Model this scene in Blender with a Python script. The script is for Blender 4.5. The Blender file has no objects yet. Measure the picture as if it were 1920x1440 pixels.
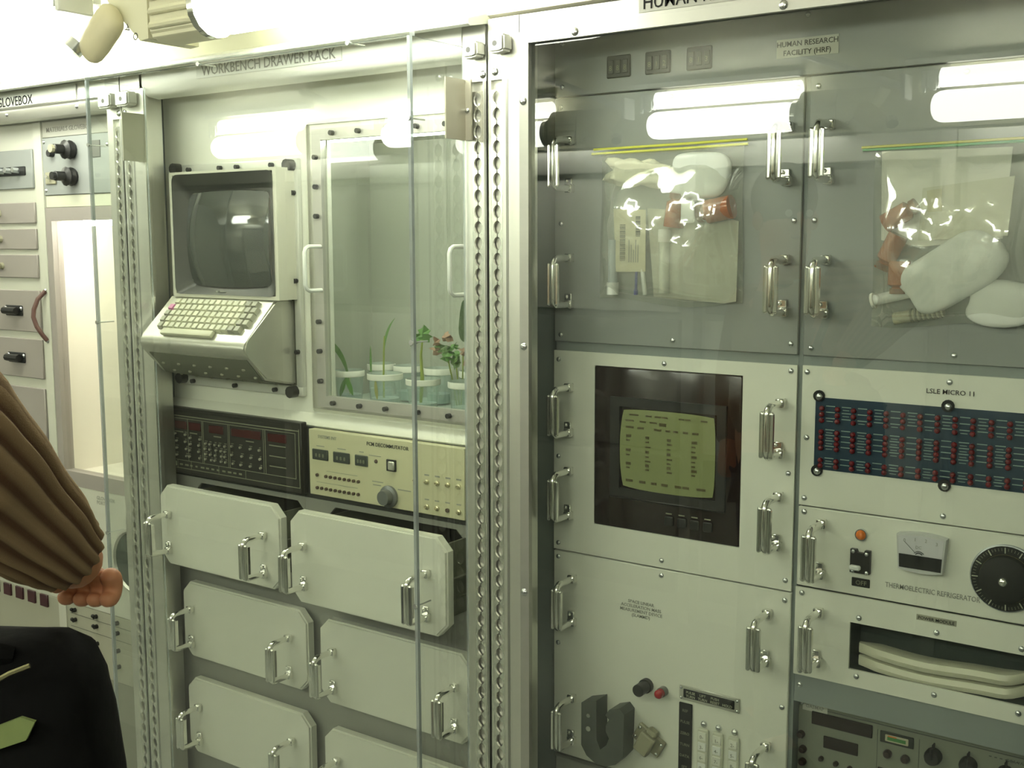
import bpy, bmesh, math, random
from mathutils import Vector, Matrix
random.seed(7)
C = bpy.context.scene
COL = C.collection
PI = math.pi

# ------------------------------------------------------------------ camera, world, exposure
CAMZ = 1.60
cd = bpy.data.cameras.new('camera'); cam = bpy.data.objects.new('camera', cd); COL.objects.link(cam)
cd.sensor_fit = 'HORIZONTAL'; cd.sensor_width = 36.0; cd.lens = 2142.3 / 1920 * 36.0
cd.clip_start = 0.02; cd.clip_end = 60
_y, _p, _r = math.radians(35.671), math.radians(7.177), math.radians(0.189)
_f = Vector((-math.sin(_y) * math.cos(_p), math.cos(_y) * math.cos(_p), -math.sin(_p)))
_x = Vector((math.cos(_y), math.sin(_y), 0)); _d = _f.cross(_x)
_x2 = _x * math.cos(_r) + _d * math.sin(_r); _d2 = _d * math.cos(_r) - _x * math.sin(_r)
cam.matrix_world = Matrix(((_x2.x, -_d2.x, -_f.x, 0), (_x2.y, -_d2.y, -_f.y, 0), (_x2.z, -_d2.z, -_f.z, CAMZ), (0, 0, 0, 1)))
C.camera = cam
W = bpy.data.worlds.new('world'); C.world = W; W.use_nodes = True
W.node_tree.nodes['Background'].inputs[0].default_value = (0.8, 0.85, 0.75, 1)
W.node_tree.nodes['Background'].inputs[1].default_value = 0.05
C.view_settings.view_transform = 'Standard'; C.view_settings.look = 'None'
C.view_settings.gamma = 1.0; C.view_settings.use_curve_mapping = False
C.view_settings.exposure = 1.30
LAMP_STRENGTH = 6.2
LAMP_COLOUR = (0.975, 1.0, 0.88)
C.cycles.max_bounces = 10; C.cycles.transparent_max_bounces = 24
C.cycles.sample_clamp_indirect = 4.0
C.cycles.use_denoising = True

# ------------------------------------------------------------------ materials
MATS = {}
def mat(name, col, rough=0.5, metal=0.0, noise=0.0, scale=30.0, bump=0.0, emit=0.0, ecol=None, spec=0.5, aniso=None, coat=0.0):
    if name in MATS: return MATS[name]
    m = bpy.data.materials.new(name); m.use_nodes = True; nt = m.node_tree
    b = nt.nodes['Principled BSDF']
    b.inputs['Base Color'].default_value = (*col, 1); b.inputs['Roughness'].default_value = rough
    b.inputs['Metallic'].default_value = metal; b.inputs['Specular IOR Level'].default_value = spec
    b.inputs['Coat Weight'].default_value = coat
    if noise or bump:
        tc = nt.nodes.new('ShaderNodeTexCoord'); mp = nt.nodes.new('ShaderNodeMapping')
        nt.links.new(tc.outputs['Object'], mp.inputs[0])
        if aniso: mp.inputs['Scale'].default_value = aniso
        n = nt.nodes.new('ShaderNodeTexNoise'); n.inputs['Scale'].default_value = scale; n.inputs['Detail'].default_value = 4
        nt.links.new(mp.outputs[0], n.inputs['Vector'])
        if noise:
            mx = nt.nodes.new('ShaderNodeMix'); mx.data_type = 'RGBA'
            mx.inputs[6].default_value = (*[c * (1 - noise) for c in col], 1)
            mx.inputs[7].default_value = (*[min(1, c * (1 + noise)) for c in col], 1)
            nt.links.new(n.outputs[0], mx.inputs[0]); nt.links.new(mx.outputs[2], b.inputs['Base Color'])
        if bump:
            bp = nt.nodes.new('ShaderNodeBump'); bp.inputs['Strength'].default_value = bump; bp.inputs['Distance'].default_value = 0.002
            nt.links.new(n.outputs[0], bp.inputs['Height']); nt.links.new(bp.outputs[0], b.inputs['Normal'])
    if emit:
        b.inputs['Emission Color'].default_value = (*(ecol or col), 1); b.inputs['Emission Strength'].default_value = emit
    MATS[name] = m
    return m

def clear(name, tint=(1, 1, 1), boost=2.0, ior=1.49, rough=0.0, haze=0.0, hcol=(.8, .85, .8)):
    """thin clear sheet: what passes straight through plus what both of its faces mirror"""
    m = bpy.data.materials.new(name); m.use_nodes = True; nt = m.node_tree; nt.nodes.clear()
    out = nt.nodes.new('ShaderNodeOutputMaterial'); mix = nt.nodes.new('ShaderNodeMixShader')
    tr = nt.nodes.new('ShaderNodeBsdfTransparent'); tr.inputs[0].default_value = (*tint, 1)
    gl = nt.nodes.new('ShaderNodeBsdfGlossy'); gl.inputs['Roughness'].default_value = rough
    fr = nt.nodes.new('ShaderNodeFresnel'); fr.inputs[0].default_value = ior
    geo = nt.nodes.new('ShaderNodeNewGeometry')
    inv = nt.nodes.new('ShaderNodeMath'); inv.operation = 'SUBTRACT'; inv.inputs[0].default_value = 1
    nt.links.new(geo.outputs['Backfacing'], inv.inputs[1])
    n2 = nt.nodes.new('ShaderNodeMath'); n2.operation = 'MULTIPLY'; n2.inputs[1].default_value = boost
    nt.links.new(fr.outputs[0], n2.inputs[0])
    dn = nt.nodes.new('ShaderNodeMath'); dn.operation = 'ADD'; dn.inputs[1].default_value = 1
    nt.links.new(fr.outputs[0], dn.inputs[0])
    dv = nt.nodes.new('ShaderNodeMath'); dv.operation = 'DIVIDE'
    nt.links.new(n2.outputs[0], dv.inputs[0]); nt.links.new(dn.outputs[0], dv.inputs[1])
    mul = nt.nodes.new('ShaderNodeMath'); mul.operation = 'MULTIPLY'; mul.use_clamp = True
    nt.links.new(dv.outputs[0], mul.inputs[0]); nt.links.new(inv.outputs[0], mul.inputs[1])
    nt.links.new(mul.outputs[0], mix.inputs[0])
    src = tr
    if haze:
        df = nt.nodes.new('ShaderNodeBsdfDiffuse'); df.inputs[0].default_value = (*hcol, 1)
        m2 = nt.nodes.new('ShaderNodeMixShader'); m2.inputs[0].default_value = haze
        nt.links.new(tr.outputs[0], m2.inputs[1]); nt.links.new(df.outputs[0], m2.inputs[2]); src = m2
    nt.links.new(src.outputs[0], mix.inputs[1]); nt.links.new(gl.outputs[0], mix.inputs[2])
    nt.links.new(mix.outputs[0], out.inputs[0])
    MATS[name] = m
    return m

white = mat('cream white enamel', (.74, .75, .66), .35, noise=.03, scale=6)
whiteg = mat('white drawer enamel', (.71, .72, .63), .3, noise=.03, scale=5)
grey = mat('grey enamel', (.265, .282, .268), .42, noise=.05, scale=8)
greyd = mat('dark slate enamel', (.10, .125, .12), .45, noise=.08, scale=8)
slate = mat('slate grey rail', (.24, .27, .26), .45, noise=.05, scale=8)
plate = mat('grey face plate', (.30, .305, .27), .45, noise=.04, scale=8)
warmgrey = mat('warm grey enamel', (.31, .285, .26), .5, noise=.05, scale=8)
alu = mat('brushed aluminium', (.74, .74, .68), .36, .9, noise=.08, scale=40, aniso=(1, 1, .03))
alul = mat('brushed aluminium across', (.44, .44, .40), .42, .7, noise=.08, scale=40, aniso=(.03, 1, 1))
aludark = mat('aluminium groove', (.34, .34, .31), .45, .8)
satin = mat('satin metal sheet', (.60, .60, .54), .32, .75, noise=.05, scale=12)
chrome = mat('chrome', (.86, .86, .82), .14, 1.0)
steel = mat('zinc screw steel', (.66, .68, .68), .25, 1.0)
black = mat('black plastic', (.014, .014, .013), .4)
blackm = mat('black matte', (.010, .011, .010), .7)
blackp = mat('black enamel panel', (.020, .019, .016), .35, noise=.2, scale=12)
brownblk = mat('brown black glass', (.016, .010, .009), .12)
navy = mat('navy blue panel', (.012, .035, .062), .4, noise=.06, scale=10)
redled = mat('red indicator', (.15, .008, .012), .3)
redbtn = mat('red plastic', (.34, .015, .02), .25)
redwin = mat('dark red display window', (.055, .006, .008), .2)
amberl = mat('amber lens', (.72, .19, .03), .2)
line = mat('pale printed line', (.50, .52, .38), .6)
dimline = mat('dim printed line', (.24, .25, .17), .6)
ink = mat('grey black ink', (.06, .06, .055), .8, spec=.1)
inkd = mat('black ink', (.02, .02, .02), .8, spec=.1)
faint = mat('faint grey ink', (.27, .28, .24), .6)
khaki = mat('khaki cream panel', (.56, .55, .36), .45, noise=.03, scale=9)
tan = mat('tan metal', (.33, .32, .22), .45, noise=.05, scale=12)
paper = mat('paper', (.80, .80, .72), .8, noise=.03, scale=20)
manila = mat('manila card', (.60, .56, .38), .8, noise=.06, scale=30)
pvc = mat('white plastic', (.78, .80, .76), .35)
cotton = mat('cotton', (.74, .72, .56), .95, noise=.15, scale=60, bump=.6)
ambergl = mat('amber bottle plastic', (.36, .10, .03), .18, noise=.2, scale=14)
yellow = mat('yellow zip track', (.70, .70, .06), .4)
green = mat('green zip track', (.12, .38, .16), .4)
blue = mat('blue ink pen', (.05, .06, .32), .4)
greyU = mat('grey clamp casting', (.075, .085, .07), .5, noise=.1, scale=20)
dso = mat('grey green instrument face', (.20, .215, .165), .45, noise=.05, scale=10)
crt = mat('phosphor screen lit', (.10, .115, .045), .12, emit=.033, ecol=(.85, 1.0, .35))
crtoff = mat('dark tube glass', (.030, .040, .036), .06, coat=.6, spec=.8)
bezel = mat('dark bezel', (.045, .048, .042), .4)
keycap = mat('cream keycap', (.60, .60, .46), .4)
keyshade = mat('grey keycap', (.36, .36, .28), .4)
pinkkey = mat('pink keycap', (.62, .22, .42), .4)
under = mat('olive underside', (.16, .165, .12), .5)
chamber = mat('growth chamber lining', (.42, .44, .37), .6, noise=.06, scale=5)
chfloor = mat('growth chamber floor', (.50, .58, .52), .5)
leaf = mat('leaf green', (.10, .27, .04), .45, noise=.25, scale=25)
leafd = mat('dark leaf', (.045, .085, .028), .5, noise=.25, scale=25)
stem = mat('stem green', (.30, .38, .05), .5)
pinkleaf = mat('pink green leaf', (.34, .20, .13), .5, noise=.35, scale=40)
water = mat('pale nutrient gel', (.46, .56, .53), .3)
leather = mat('brown strap', (.11, .055, .045), .5)
ceil = mat('ceiling cream', (.76, .75, .62), .6, noise=.05, scale=3)
covem = mat('cove cream enamel', (.72, .71, .54), .45, noise=.06, scale=2)
lampw = mat('lamp housing cream', (.70, .68, .50), .4, noise=.04, scale=9)
lampk = mat('stained ivory plastic', (.62, .57, .38), .45, noise=.22, scale=11)
floorm = mat('grey vinyl floor', (.30, .31, .29), .5, noise=.1, scale=6)
wallm = mat('pale module wall', (.60, .61, .55), .6, noise=.06, scale=4)
cushion = mat('cream vinyl pad', (.60, .60, .46), .4)
lampglow = mat('fluorescent diffuser', (.9, .9, .85), .4, emit=LAMP_STRENGTH, ecol=LAMP_COLOUR)
boxglow = mat('glovebox lamp tube', (.9, .9, .85), .4, emit=22.0, ecol=(1.0, .96, .86))
whitein = mat('glovebox white lining', (.84, .81, .72), .5)
skin = mat('skin', (.56, .25, .13), .5, noise=.08, scale=30)
blackcloth = mat('black cloth', (.0045, .0045, .0045), .9, noise=.3, scale=60, bump=.4, spec=.15)
denim = mat('dark trousers', (.03, .035, .05), .9)
hairm = mat('brown hair', (.10, .06, .03), .7, noise=.3, scale=60)
badge = mat('olive badge', (.20, .25, .09), .5, noise=.2, scale=30)
acryl = clear('clear acrylic', (.965, .98, .965))
acryl_edge = clear('acrylic cut edge', (.80, .84, .84), haze=.40, hcol=(.50, .54, .54))
pane = clear('window pane', (.95, .96, .95), boost=1.7)
film = clear('plastic bag film', (.97, .98, .96), boost=3.2, rough=.05, haze=.19, hcol=(.8, .82, .74))
glass = clear('clear beaker plastic', (.93, .96, .95), boost=1.6, haze=.12, hcol=(.7, .8, .78))
# rib knit: shade painted into the furrows as darker brown, ridges tan (stored per vertex)
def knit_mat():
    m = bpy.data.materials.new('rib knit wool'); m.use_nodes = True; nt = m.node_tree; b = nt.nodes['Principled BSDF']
    at = nt.nodes.new('ShaderNodeAttribute'); at.attribute_name = 'rib_shade'
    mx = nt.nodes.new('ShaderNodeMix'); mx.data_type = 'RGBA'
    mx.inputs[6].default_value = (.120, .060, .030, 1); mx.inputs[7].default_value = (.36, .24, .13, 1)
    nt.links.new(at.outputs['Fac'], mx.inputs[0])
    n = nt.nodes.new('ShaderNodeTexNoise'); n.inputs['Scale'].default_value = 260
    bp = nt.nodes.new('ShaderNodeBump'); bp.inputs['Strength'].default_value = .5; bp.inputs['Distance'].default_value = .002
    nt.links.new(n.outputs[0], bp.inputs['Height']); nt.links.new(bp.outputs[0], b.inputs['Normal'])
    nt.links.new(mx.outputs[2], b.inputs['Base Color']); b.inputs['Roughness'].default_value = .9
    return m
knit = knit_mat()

# ------------------------------------------------------------------ mesh helpers
OFF = {}
def off(o): return OFF.get(o.name, Vector((0, 0, 0))) if o else Vector((0, 0, 0))
def thing(name, label, cat, loc=(0, 0, 0), group=None):
    o = bpy.data.objects.new(name, None); COL.objects.link(o); o.location = loc
    o.empty_display_size = .05
    o['label'] = label; o['category'] = cat
    if group: o['group'] = group
    OFF[o.name] = Vector(loc)
    return o
def tag(o, label, cat, group=None):
    o['label'] = label; o['category'] = cat
    if group: o['group'] = group
    return o

class MB:
    def __init__(s): s.b = bmesh.new()
    def box(s, x0, x1, y0, y1, z0, z1, bev=0, seg=1):
        r = bmesh.ops.create_cube(s.b, size=1.0); vs = r['verts']
        for v in vs:
            v.co = Vector(((x0 + x1) / 2 + v.co.x * (x1 - x0), (y0 + y1) / 2 + v.co.y * (y1 - y0), (z0 + z1) / 2 + v.co.z * (z1 - z0)))
        if bev:
            es = list({e for v in vs for e in v.link_edges})
            bmesh.ops.bevel(s.b, geom=es, offset=bev, segments=seg, profile=.5, affect='EDGES')
        return s
    def cyl(s, p0, p1, r, seg=12, r2=None, caps=True):
        p0, p1 = Vector(p0), Vector(p1); d = p1 - p0; L = d.length
        q = d.to_track_quat('Z', 'Y').to_matrix().to_4x4()
        bmesh.ops.create_cone(s.b, cap_ends=caps, segments=seg, radius1=r, radius2=r if r2 is None else r2, depth=L, matrix=Matrix.Translation((p0 + p1) / 2) @ q)
        return s
    def ball(s, c, r, sc=(1, 1, 1), seg=12, rings=8, rot=None):
        M = Matrix.Translation(c) @ (rot.to_4x4() if rot else Matrix.Identity(4)) @ Matrix.Diagonal((*sc, 1))
        bmesh.ops.create_uvsphere(s.b, u_segments=seg, v_segments=rings, radius=r, matrix=M)
        return s
    def dome(s, c, r, h, seg=10):
        """round screw head facing -y"""
        rings = []
        for k in range(3):
            a = k / 3 * PI / 2
            rings.append([s.b.verts.new((c[0] + r * math.cos(a) * math.cos(t), c[1] - h * math.sin(a), c[2] + r * math.cos(a) * math.sin(t))) for t in [2 * PI * i / seg for i in range(seg)]])
        tip = s.b.verts.new((c[0], c[1] - h, c[2]))
        for a, b in zip(rings, rings[1:]):
            for i in range(seg): s.b.faces.new((a[i], a[(i + 1) % seg], b[(i + 1) % seg], b[i]))
        for i in range(seg): s.b.faces.new((rings[-1][i], rings[-1][(i + 1) % seg], tip))
        s.b.faces.new(rings[0])
        return s
    def prism(s, poly, a0, a1, axis='y'):
        """poly in the two other axes, extruded along axis"""
        def P(u, v, w):
            return {'y': (u, w, v), 'x': (w, u, v), 'z': (u, v, w)}[axis]
        A = [s.b.verts.new(P(u, v, a0)) for u, v in poly]; B = [s.b.verts.new(P(u, v, a1)) for u, v in poly]
        n = len(poly)
        s.b.faces.new(A); s.b.faces.new(B[::-1])
        for i in range(n): s.b.faces.new((A[i], A[(i + 1) % n], B[(i + 1) % n], B[i]))
        return s
    def tube(s, pts, r, seg=8, closed=False):
        pts = [Vector(p) for p in pts]; n = len(pts); rings = []
        rs = r if isinstance(r, (list, tuple)) else [r] * n
        up = None
        for i, p in enumerate(pts):
            t = (pts[min(i + 1, n - 1)] - pts[max(i - 1, 0)]).normalized()
            if up is None:
                up = Vector((0, 0, 1)) if abs(t.z) < .9 else Vector((1, 0, 0))
            u = (up - t * up.dot(t)).normalized(); w = t.cross(u); up = u
            rings.append([s.b.verts.new(p + (u * math.cos(a) + w * math.sin(a)) * rs[i]) for a in [2 * PI * k / seg for k in range(seg)]])
        for a, b in zip(rings, rings[1:]):
            for k in range(seg): s.b.faces.new((a[k], a[(k + 1) % seg], b[(k + 1) % seg], b[k]))
        s.b.faces.new(rings[0][::-1]); s.b.faces.new(rings[-1])
        return s
    def lathe(s, prof, c, seg=20, axis='z', close=True):
        rings = []
        for r, h in prof:
            ring = []
            for k in range(seg):
                a = 2 * PI * k / seg
                if axis == 'z': ring.append(s.b.verts.new((c[0] + r * math.cos(a), c[1] + r * math.sin(a), c[2] + h)))
                else: ring.append(s.b.verts.new((c[0] + r * math.cos(a), c[1] - h, c[2] + r * math.sin(a))))
            rings.append(ring)
        for a, b in zip(rings, rings[1:]):
            for k in range(seg): s.b.faces.new((a[k], a[(k + 1) % seg], b[(k + 1) % seg], b[k]))
        if close:
            s.b.faces.new(rings[0][::-1]); s.b.faces.new(rings[-1])
        return s
    def strip(s, left, right, th=0):
        """a blade between two polylines"""
        a = [s.b.verts.new(p) for p in left]; b = [s.b.verts.new(p) for p in right]
        for i in range(len(a) - 1): s.b.faces.new((a[i], b[i], b[i + 1], a[i + 1]))
        return s
    def xf(s, M):
        bmesh.ops.transform(s.b, matrix=M, verts=s.b.verts); return s
    def mesh(s, name, m, smooth=True, ang=40, recalc=True):
        if recalc: bmesh.ops.recalc_face_normals(s.b, faces=s.b.faces)
        me = bpy.data.meshes.new(name); s.b.to_mesh(me); s.b.free()
        for mm in (m if isinstance(m, (list, tuple)) else [m]): me.materials.append(mm)
        if smooth:
            me.polygons.foreach_set('use_smooth', [True] * len(me.polygons))
            me.set_sharp_from_angle(angle=math.radians(ang))
        return me
    def make(s, name, m, parent=None, smooth=True, ang=40, kind=None, label=None, recalc=True):
        bmesh.ops.translate(s.b, vec=-off(parent), verts=s.b.verts)
        me = s.mesh(name, m, smooth, ang, recalc)
        o = bpy.data.objects.new(name, me); COL.objects.link(o)
        if parent: o.parent = parent
        OFF[o.name] = off(parent)
        if kind: o['kind'] = kind
        if label: o['label'] = label
        return o

def inst(me, name, parent, loc, rot=None, scale=None):
    o = bpy.data.objects.new(name, me); COL.objects.link(o)
    if parent: o.parent = parent
    o.location = Vector(loc) - off(parent)
    if rot: o.rotation_euler = rot
    if scale: o.scale = scale
    OFF[o.name] = Vector(loc)
    return o

TEXTS = []
def text(body, x, z, y, size, m, parent, align='LEFT', sx=1.0, name='lettering', rot=0.0, bold=0.0, rx=PI / 2):
    TEXTS.append((body, x, z, y, size, m, parent, align, sx, name, rot))
def build_texts():
    """lettering as plain meshes: each body of text is typeset once, turned into a mesh and set on its surface"""
    tmp = []
    for body, x, z, y, size, m, parent, align, sx, name, rot in TEXTS:
        c = bpy.data.curves.new('lettering', 'FONT'); c.body = body; c.size = size; c.extrude = .0002; c.align_x = align
        c.resolution_u = 2; c.space_line = .85; c.offset = size * .004; c.materials.append(m)
        o = bpy.data.objects.new('lettering', c); COL.objects.link(o); tmp.append(o)
    dg = bpy.context.evaluated_depsgraph_get()
    made = [bpy.data.meshes.new_from_object(o.evaluated_get(dg)) for o in tmp]
    for o in tmp: c = o.data; bpy.data.objects.remove(o); bpy.data.curves.remove(c)
    for me, (body, x, z, y, size, m, parent, align, sx, name, rot) in zip(made, TEXTS):
        me.name = name
        if not me.materials: me.materials.append(m)
        o = bpy.data.objects.new(name, me); COL.objects.link(o)
        if parent: o.parent = parent
        o.location = Vector((x, y - .0006, z)) - off(parent); o.rotation_euler = (PI / 2, rot, 0); o.scale = (sx, 1, 1)

def structure(o): o['kind'] = 'structure'; return o

# shared small meshes (origin on the panel face, facing -y)
SCREW = MB().dome((0, 0, 0), .0052, .0034).mesh('screw', steel)
BIGSCREW = MB().dome((0, 0, 0), .0075, .004).cyl((0, -.0035, 0), (0, -.005, 0), .0026, 6).mesh('screw_head', steel)
BOLT = MB().cyl((0, 0, 0), (0, -.009, 0), .0052, 10).mesh('bolt', mat('dark bolt', (.05, .05, .05), .4, .6))
KNURL = MB().cyl((0, 0, 0), (0, -.02, 0), .013, 10).mesh('corner_knob', black)

def handle_mesh(h):
    """bow handle: round bar on two posts with a rib on either side, square feet with bolts; origin at mid height on the panel"""
    b = MB(); y = -.062; t = h / 2
    pts = [(0, 0, t)]
    for k in range(5):
        a = k / 4 * PI / 2
        pts.append((0, y + .014 - .014 * math.sin(a), t - .014 + .014 * math.cos(a)))
    pts[1:1] = [(0, y + .02, t)]
    low = [(p[0], p[1], -p[2]) for p in reversed(pts)]
    b.tube(pts + low, .0062, 10)
    for sx in (-1, 1):
        b.cyl((sx * .0088, y, -t + .004), (sx * .0088, y, t - .012), .0042, 8)
        b.ball((sx * .0088, y, t - .012), .0042, seg=8, rings=6); b.ball((sx * .0088, y, -t + .004), .0042, seg=8, rings=6)
    b.box(-.0042, .0042, y + .003, y + .016, -t + .01, t - .016)
    for sz in (-1, 1):
        b.box(-.008, .008, -.014, 0, sz * t - .008, sz * t + .008, .002)
    b.box(-.012, .004, -.006, 0, -t - .002, -t + .020, .0015)
    b.dome((-.007, -.006, -t + .014), .004, .003, 8); b.dome((-.008, -.006, -t + .003), .004, .003, 8)
    return b.mesh('handle', chrome)
HANDLE = handle_mesh(.086)

def screws(parent, y, pts, me=None, name='screw'):
    for x, z in pts: inst(me or SCREW, name, parent, (x, y, z))

# ------------------------------------------------------------------ the room
structure(MB().box(-5.2, 1.9, -1.05, 2.6, -.05, 0).make('floor', floorm))
o = MB()
o.prism([(-.42, 2.37), (1.25, 2.37), (1.25, 2.42), (-.42, 2.42)], -5.2, 1.9, 'x')
structure(o.make('ceiling', ceil))
structure(MB().prism([(1.700, 1.990), (1.25, 2.37), (1.25, 2.42), (1.74, 2.02)], -5.2, 1.9, 'x').make('trim_1', covem))
structure(MB().prism([(-.88, 1.990), (-.42, 2.37), (-.42, 2.42), (-.93, 2.02)], -5.2, 1.9, 'x').make('trim_2', covem))
structure(MB().box(-5.2, 1.9, 2.55, 2.62, 0, 2.42).make('wall_front', wallm))
structure(MB().box(-5.25, -5.2, -1.05, 2.6, 0, 2.42).make('wall_left', wallm))
structure(MB().box(1.9, 1.95, -1.05, 2.6, 0, 2.42).make('wall_right', wallm))
wb = structure(MB().box(-5.2, 1.9, -1.0, -.93, 0, 2.0).make('wall_back', wallm))
# the opposite rack row, seen only as a dim mirror image: door panels, posts and a header, on the back wall
for k in range(7):
    x0 = -5.15 + k * 1.0
    MB().box(x0, x0 + .05, -.93, -.85, 0, 1.98).make('post', alu, wb)
    MB().box(x0 + .08, x0 + .96, -.93, -.895, 1.30, 1.86, .004).make('panel', plate if k % 2 else white, wb)
    MB().box(x0 + .08, x0 + .96, -.93, -.895, .72, 1.27, .004).make('panel', white if k % 2 else plate, wb)
    MB().box(x0 + .08, x0 + .96, -.93, -.895, .10, .69, .004).make('panel', plate, wb)
    MB().box(x0 + .05, x0 + 1.0, -.93, -.86, 1.88, 1.98, .004).make('header', satin, wb)
# long ledge above the racks: a folded light grey lip
led = MB()
led.prism([(1.70, 1.986), (1.612, 1.968), (1.606, 1.971), (1.606, 1.979), (1.612, 1.982), (1.70, 2.006)], -5.2, -1.2435, 'x')
structure(led.make('trim_3', mat('light grey lip', (.62, .64, .56), .35)))
up = MB().prism([(1.74, 1.985), (1.664, 1.985), (1.652, 1.990), (1.652, 1.996), (1.662, 2.0), (1.662, 2.075), (1.74, 2.075)], -1.237, .85, 'x')
structure(up.make('trim_4', mat('cream upper panel', (.52, .50, .39), .45)))

# ------------------------------------------------------------------ fluorescent fixtures
def lamp_meshes():
    d = {}
    b = MB(); n = 14
    ring = [(.052 * math.cos(a), .052 * math.sin(a)) for a in [2 * PI * k / n for k in range(n)]]
    prof = [(-.295, .030), (-.288, .042), (-.272, .050), (-.25, .052), (.25, .052), (.272, .050), (.288, .042), (.295, .030)]
    rings = [[b.b.verts.new((x, r * math.cos(2 * PI * k / n), 2.028 + r * math.sin(2 * PI * k / n))) for k in range(n)] for x, r in prof]
    for p, q in zip(rings, rings[1:]):
        for k in range(n): b.b.faces.new((p[k], p[(k + 1) % n], q[(k + 1) % n], q[k]))
    b.b.faces.new(rings[0][::-1]); b.b.faces.new(rings[-1])
    d['diffuser'] = b.mesh('diffuser', lampglow)
    d['tube'] = MB().cyl((-.295, .02, 2.124), (.275, .02, 2.124), .032, 12).mesh('tube', lampglow)
    b = MB()
    for s in (-1, 1):
        b.lathe([(.046, 0), (.056, 0), (.058, .010), (.046, .014)], (0, 0, 0), 16, close=False)
    d['rim'] = MB().cyl((-.300, 0, 2.028), (-.284, 0, 2.028), .056, 16).mesh('end_rim', chrome)
    # ribbed housing, its face tilted towards the aisle
    b = MB()
    b.prism([(-.018, 1.980), (-.030, 1.990), (-.030, 2.080), (.0, 2.112), (.10, 2.112), (.10, 2.03), (.04, 1.978)], -.445, -.302, 'x')
    bmesh.ops.bevel(b.b, geom=list(b.b.edges), offset=.006, segments=2, affect='EDGES')
    d['housing'] = b.mesh('housing', lampw)
    b = MB()
    for z in (2.006, 2.032, 2.058):
        b.tube([(-.435, -.029, z), (-.428, -.034, z), (-.325, -.034, z), (-.315, -.028, z)], .0072, 8)
    d['ribs'] = b.mesh('ribs', lampw)
    b = MB()
    b.prism([(-.445, 2.105), (-.445, 1.984), (-.470, 1.982), (-.562, 2.060), (-.590, 2.105)], -.030, .09, 'y')
    d['end_plate'] = b.mesh('end_plate', lampw)
    # rounded ivory latch block
    a0 = Vector((-.520, -.045, 2.040)); a1 = Vector((-.622, -.045, 1.966)); ax = (a1 - a0).normalized(); b = MB()
    us = [0, .04, .12, .25, .45, .65, .80, .90, .965, 1.0]; rs = [.012, .024, .034, .037, .037, .037, .035, .030, .021, .008]
    b.tube([a0.lerp(a1, u) for u in us], rs, 18)
    for v in b.b.verts: v.co.y = -.045 + (v.co.y + .045) * .62
    d['latch'] = b.mesh('latch', lampk, ang=70)
    b = MB(); p = a1 + Vector((-.012, 0, .022))
    b.cyl((p.x - .004, -.050, p.z + .004), (p.x - .012, -.062, p.z - .012), .020, 14)
    d['catch'] = b.mesh('catch', steel)
    b = MB()
    b.box(.276, .335, -.01, .065, 2.088, 2.150, .004).box(.282, .305, -.018, -.01, 2.080, 2.13, .002).box(.316, .328, -.018, -.01, 2.075, 2.14, .002)
    d['socket'] = b.mesh('socket', steel)
    b = MB()
    b.tube([(-.315, -.05, 2.235), (-.66, -.05, 2.100)], .012, 8).tube([(-.315, -.012, 2.235), (-.66, -.012, 2.100)], .012, 8)
    b.box(-.685, -.668, -.07, .01, 2.055, 2.135, .003)
    d['bar'] = b.mesh('grab_bar', mat('white bar', (.78, .79, .74), .3))
    d['rail'] = MB().box(-.30, .40, .02, .05, 2.168, 2.192, .004).mesh('rail', satin)
    return d
LM = lamp_meshes()
def fixture(x, y, turn, label, group):
    t = thing('fluorescent_light', label, 'light fixture', (x, y, 0), group)
    for nm, key in (('diffuser', 'diffuser'), ('tube', 'tube'), ('end_rim', 'rim'), ('housing', 'housing'), ('end_plate', 'end_plate'), ('latch', 'latch'), ('socket', 'socket'), ('grab_bar', 'bar'), ('rail', 'rail')):
        o = inst(LM[key], nm, t, (x, y, 0))
        if key == 'housing':
            for k in range(1): inst(LM['ribs'], 'rib', o, (x, y, 0))
        if key == 'latch': inst(LM['catch'], 'catch', o, (x, y, 0))
        if key == 'end_plate':
            for ch, lx, lz in (('D', -.530, 2.034), ('A', -.508, 2.018), ('O', -.484, 2.002)):
                text(ch, x + lx, lz, y - .030, .020, ink, o, rot=math.radians(125))
    if turn: t.rotation_euler = (0, 0, PI)
    return t
NEAR = ['fluorescent fixture over the drawer rack, stained ivory latch at its left end', 'fluorescent fixture over the glovebox rack, at the top left corner']
for k, x in enumerate((-1.425, -2.477)): fixture(x, 1.45, 0, NEAR[k], 'fluorescent fixtures over the racks')
for x, l_ in ((-3.529, 'fluorescent fixture of the near row, past the left edge of the picture'),):
    fixture(x, 1.45, 0, l_, 'fluorescent fixtures over the racks')
for x, l_ in ((.237, 'fluorescent fixture across the aisle, behind the camera, in no reflection'), (-.815, 'fluorescent fixture across the aisle, mirrored above the bag with white pouch'),
              (-1.867, 'fluorescent fixture across the aisle, mirrored above the bag with yellow zip'), (-2.919, 'fluorescent fixture across the aisle, mirrored over the plant window'), (-3.971, 'fluorescent fixture across the aisle, mirrored above the terminal screen')):
    fixture(x, -.585, 1, l_, 'fluorescent fixtures across the aisle')

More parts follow.
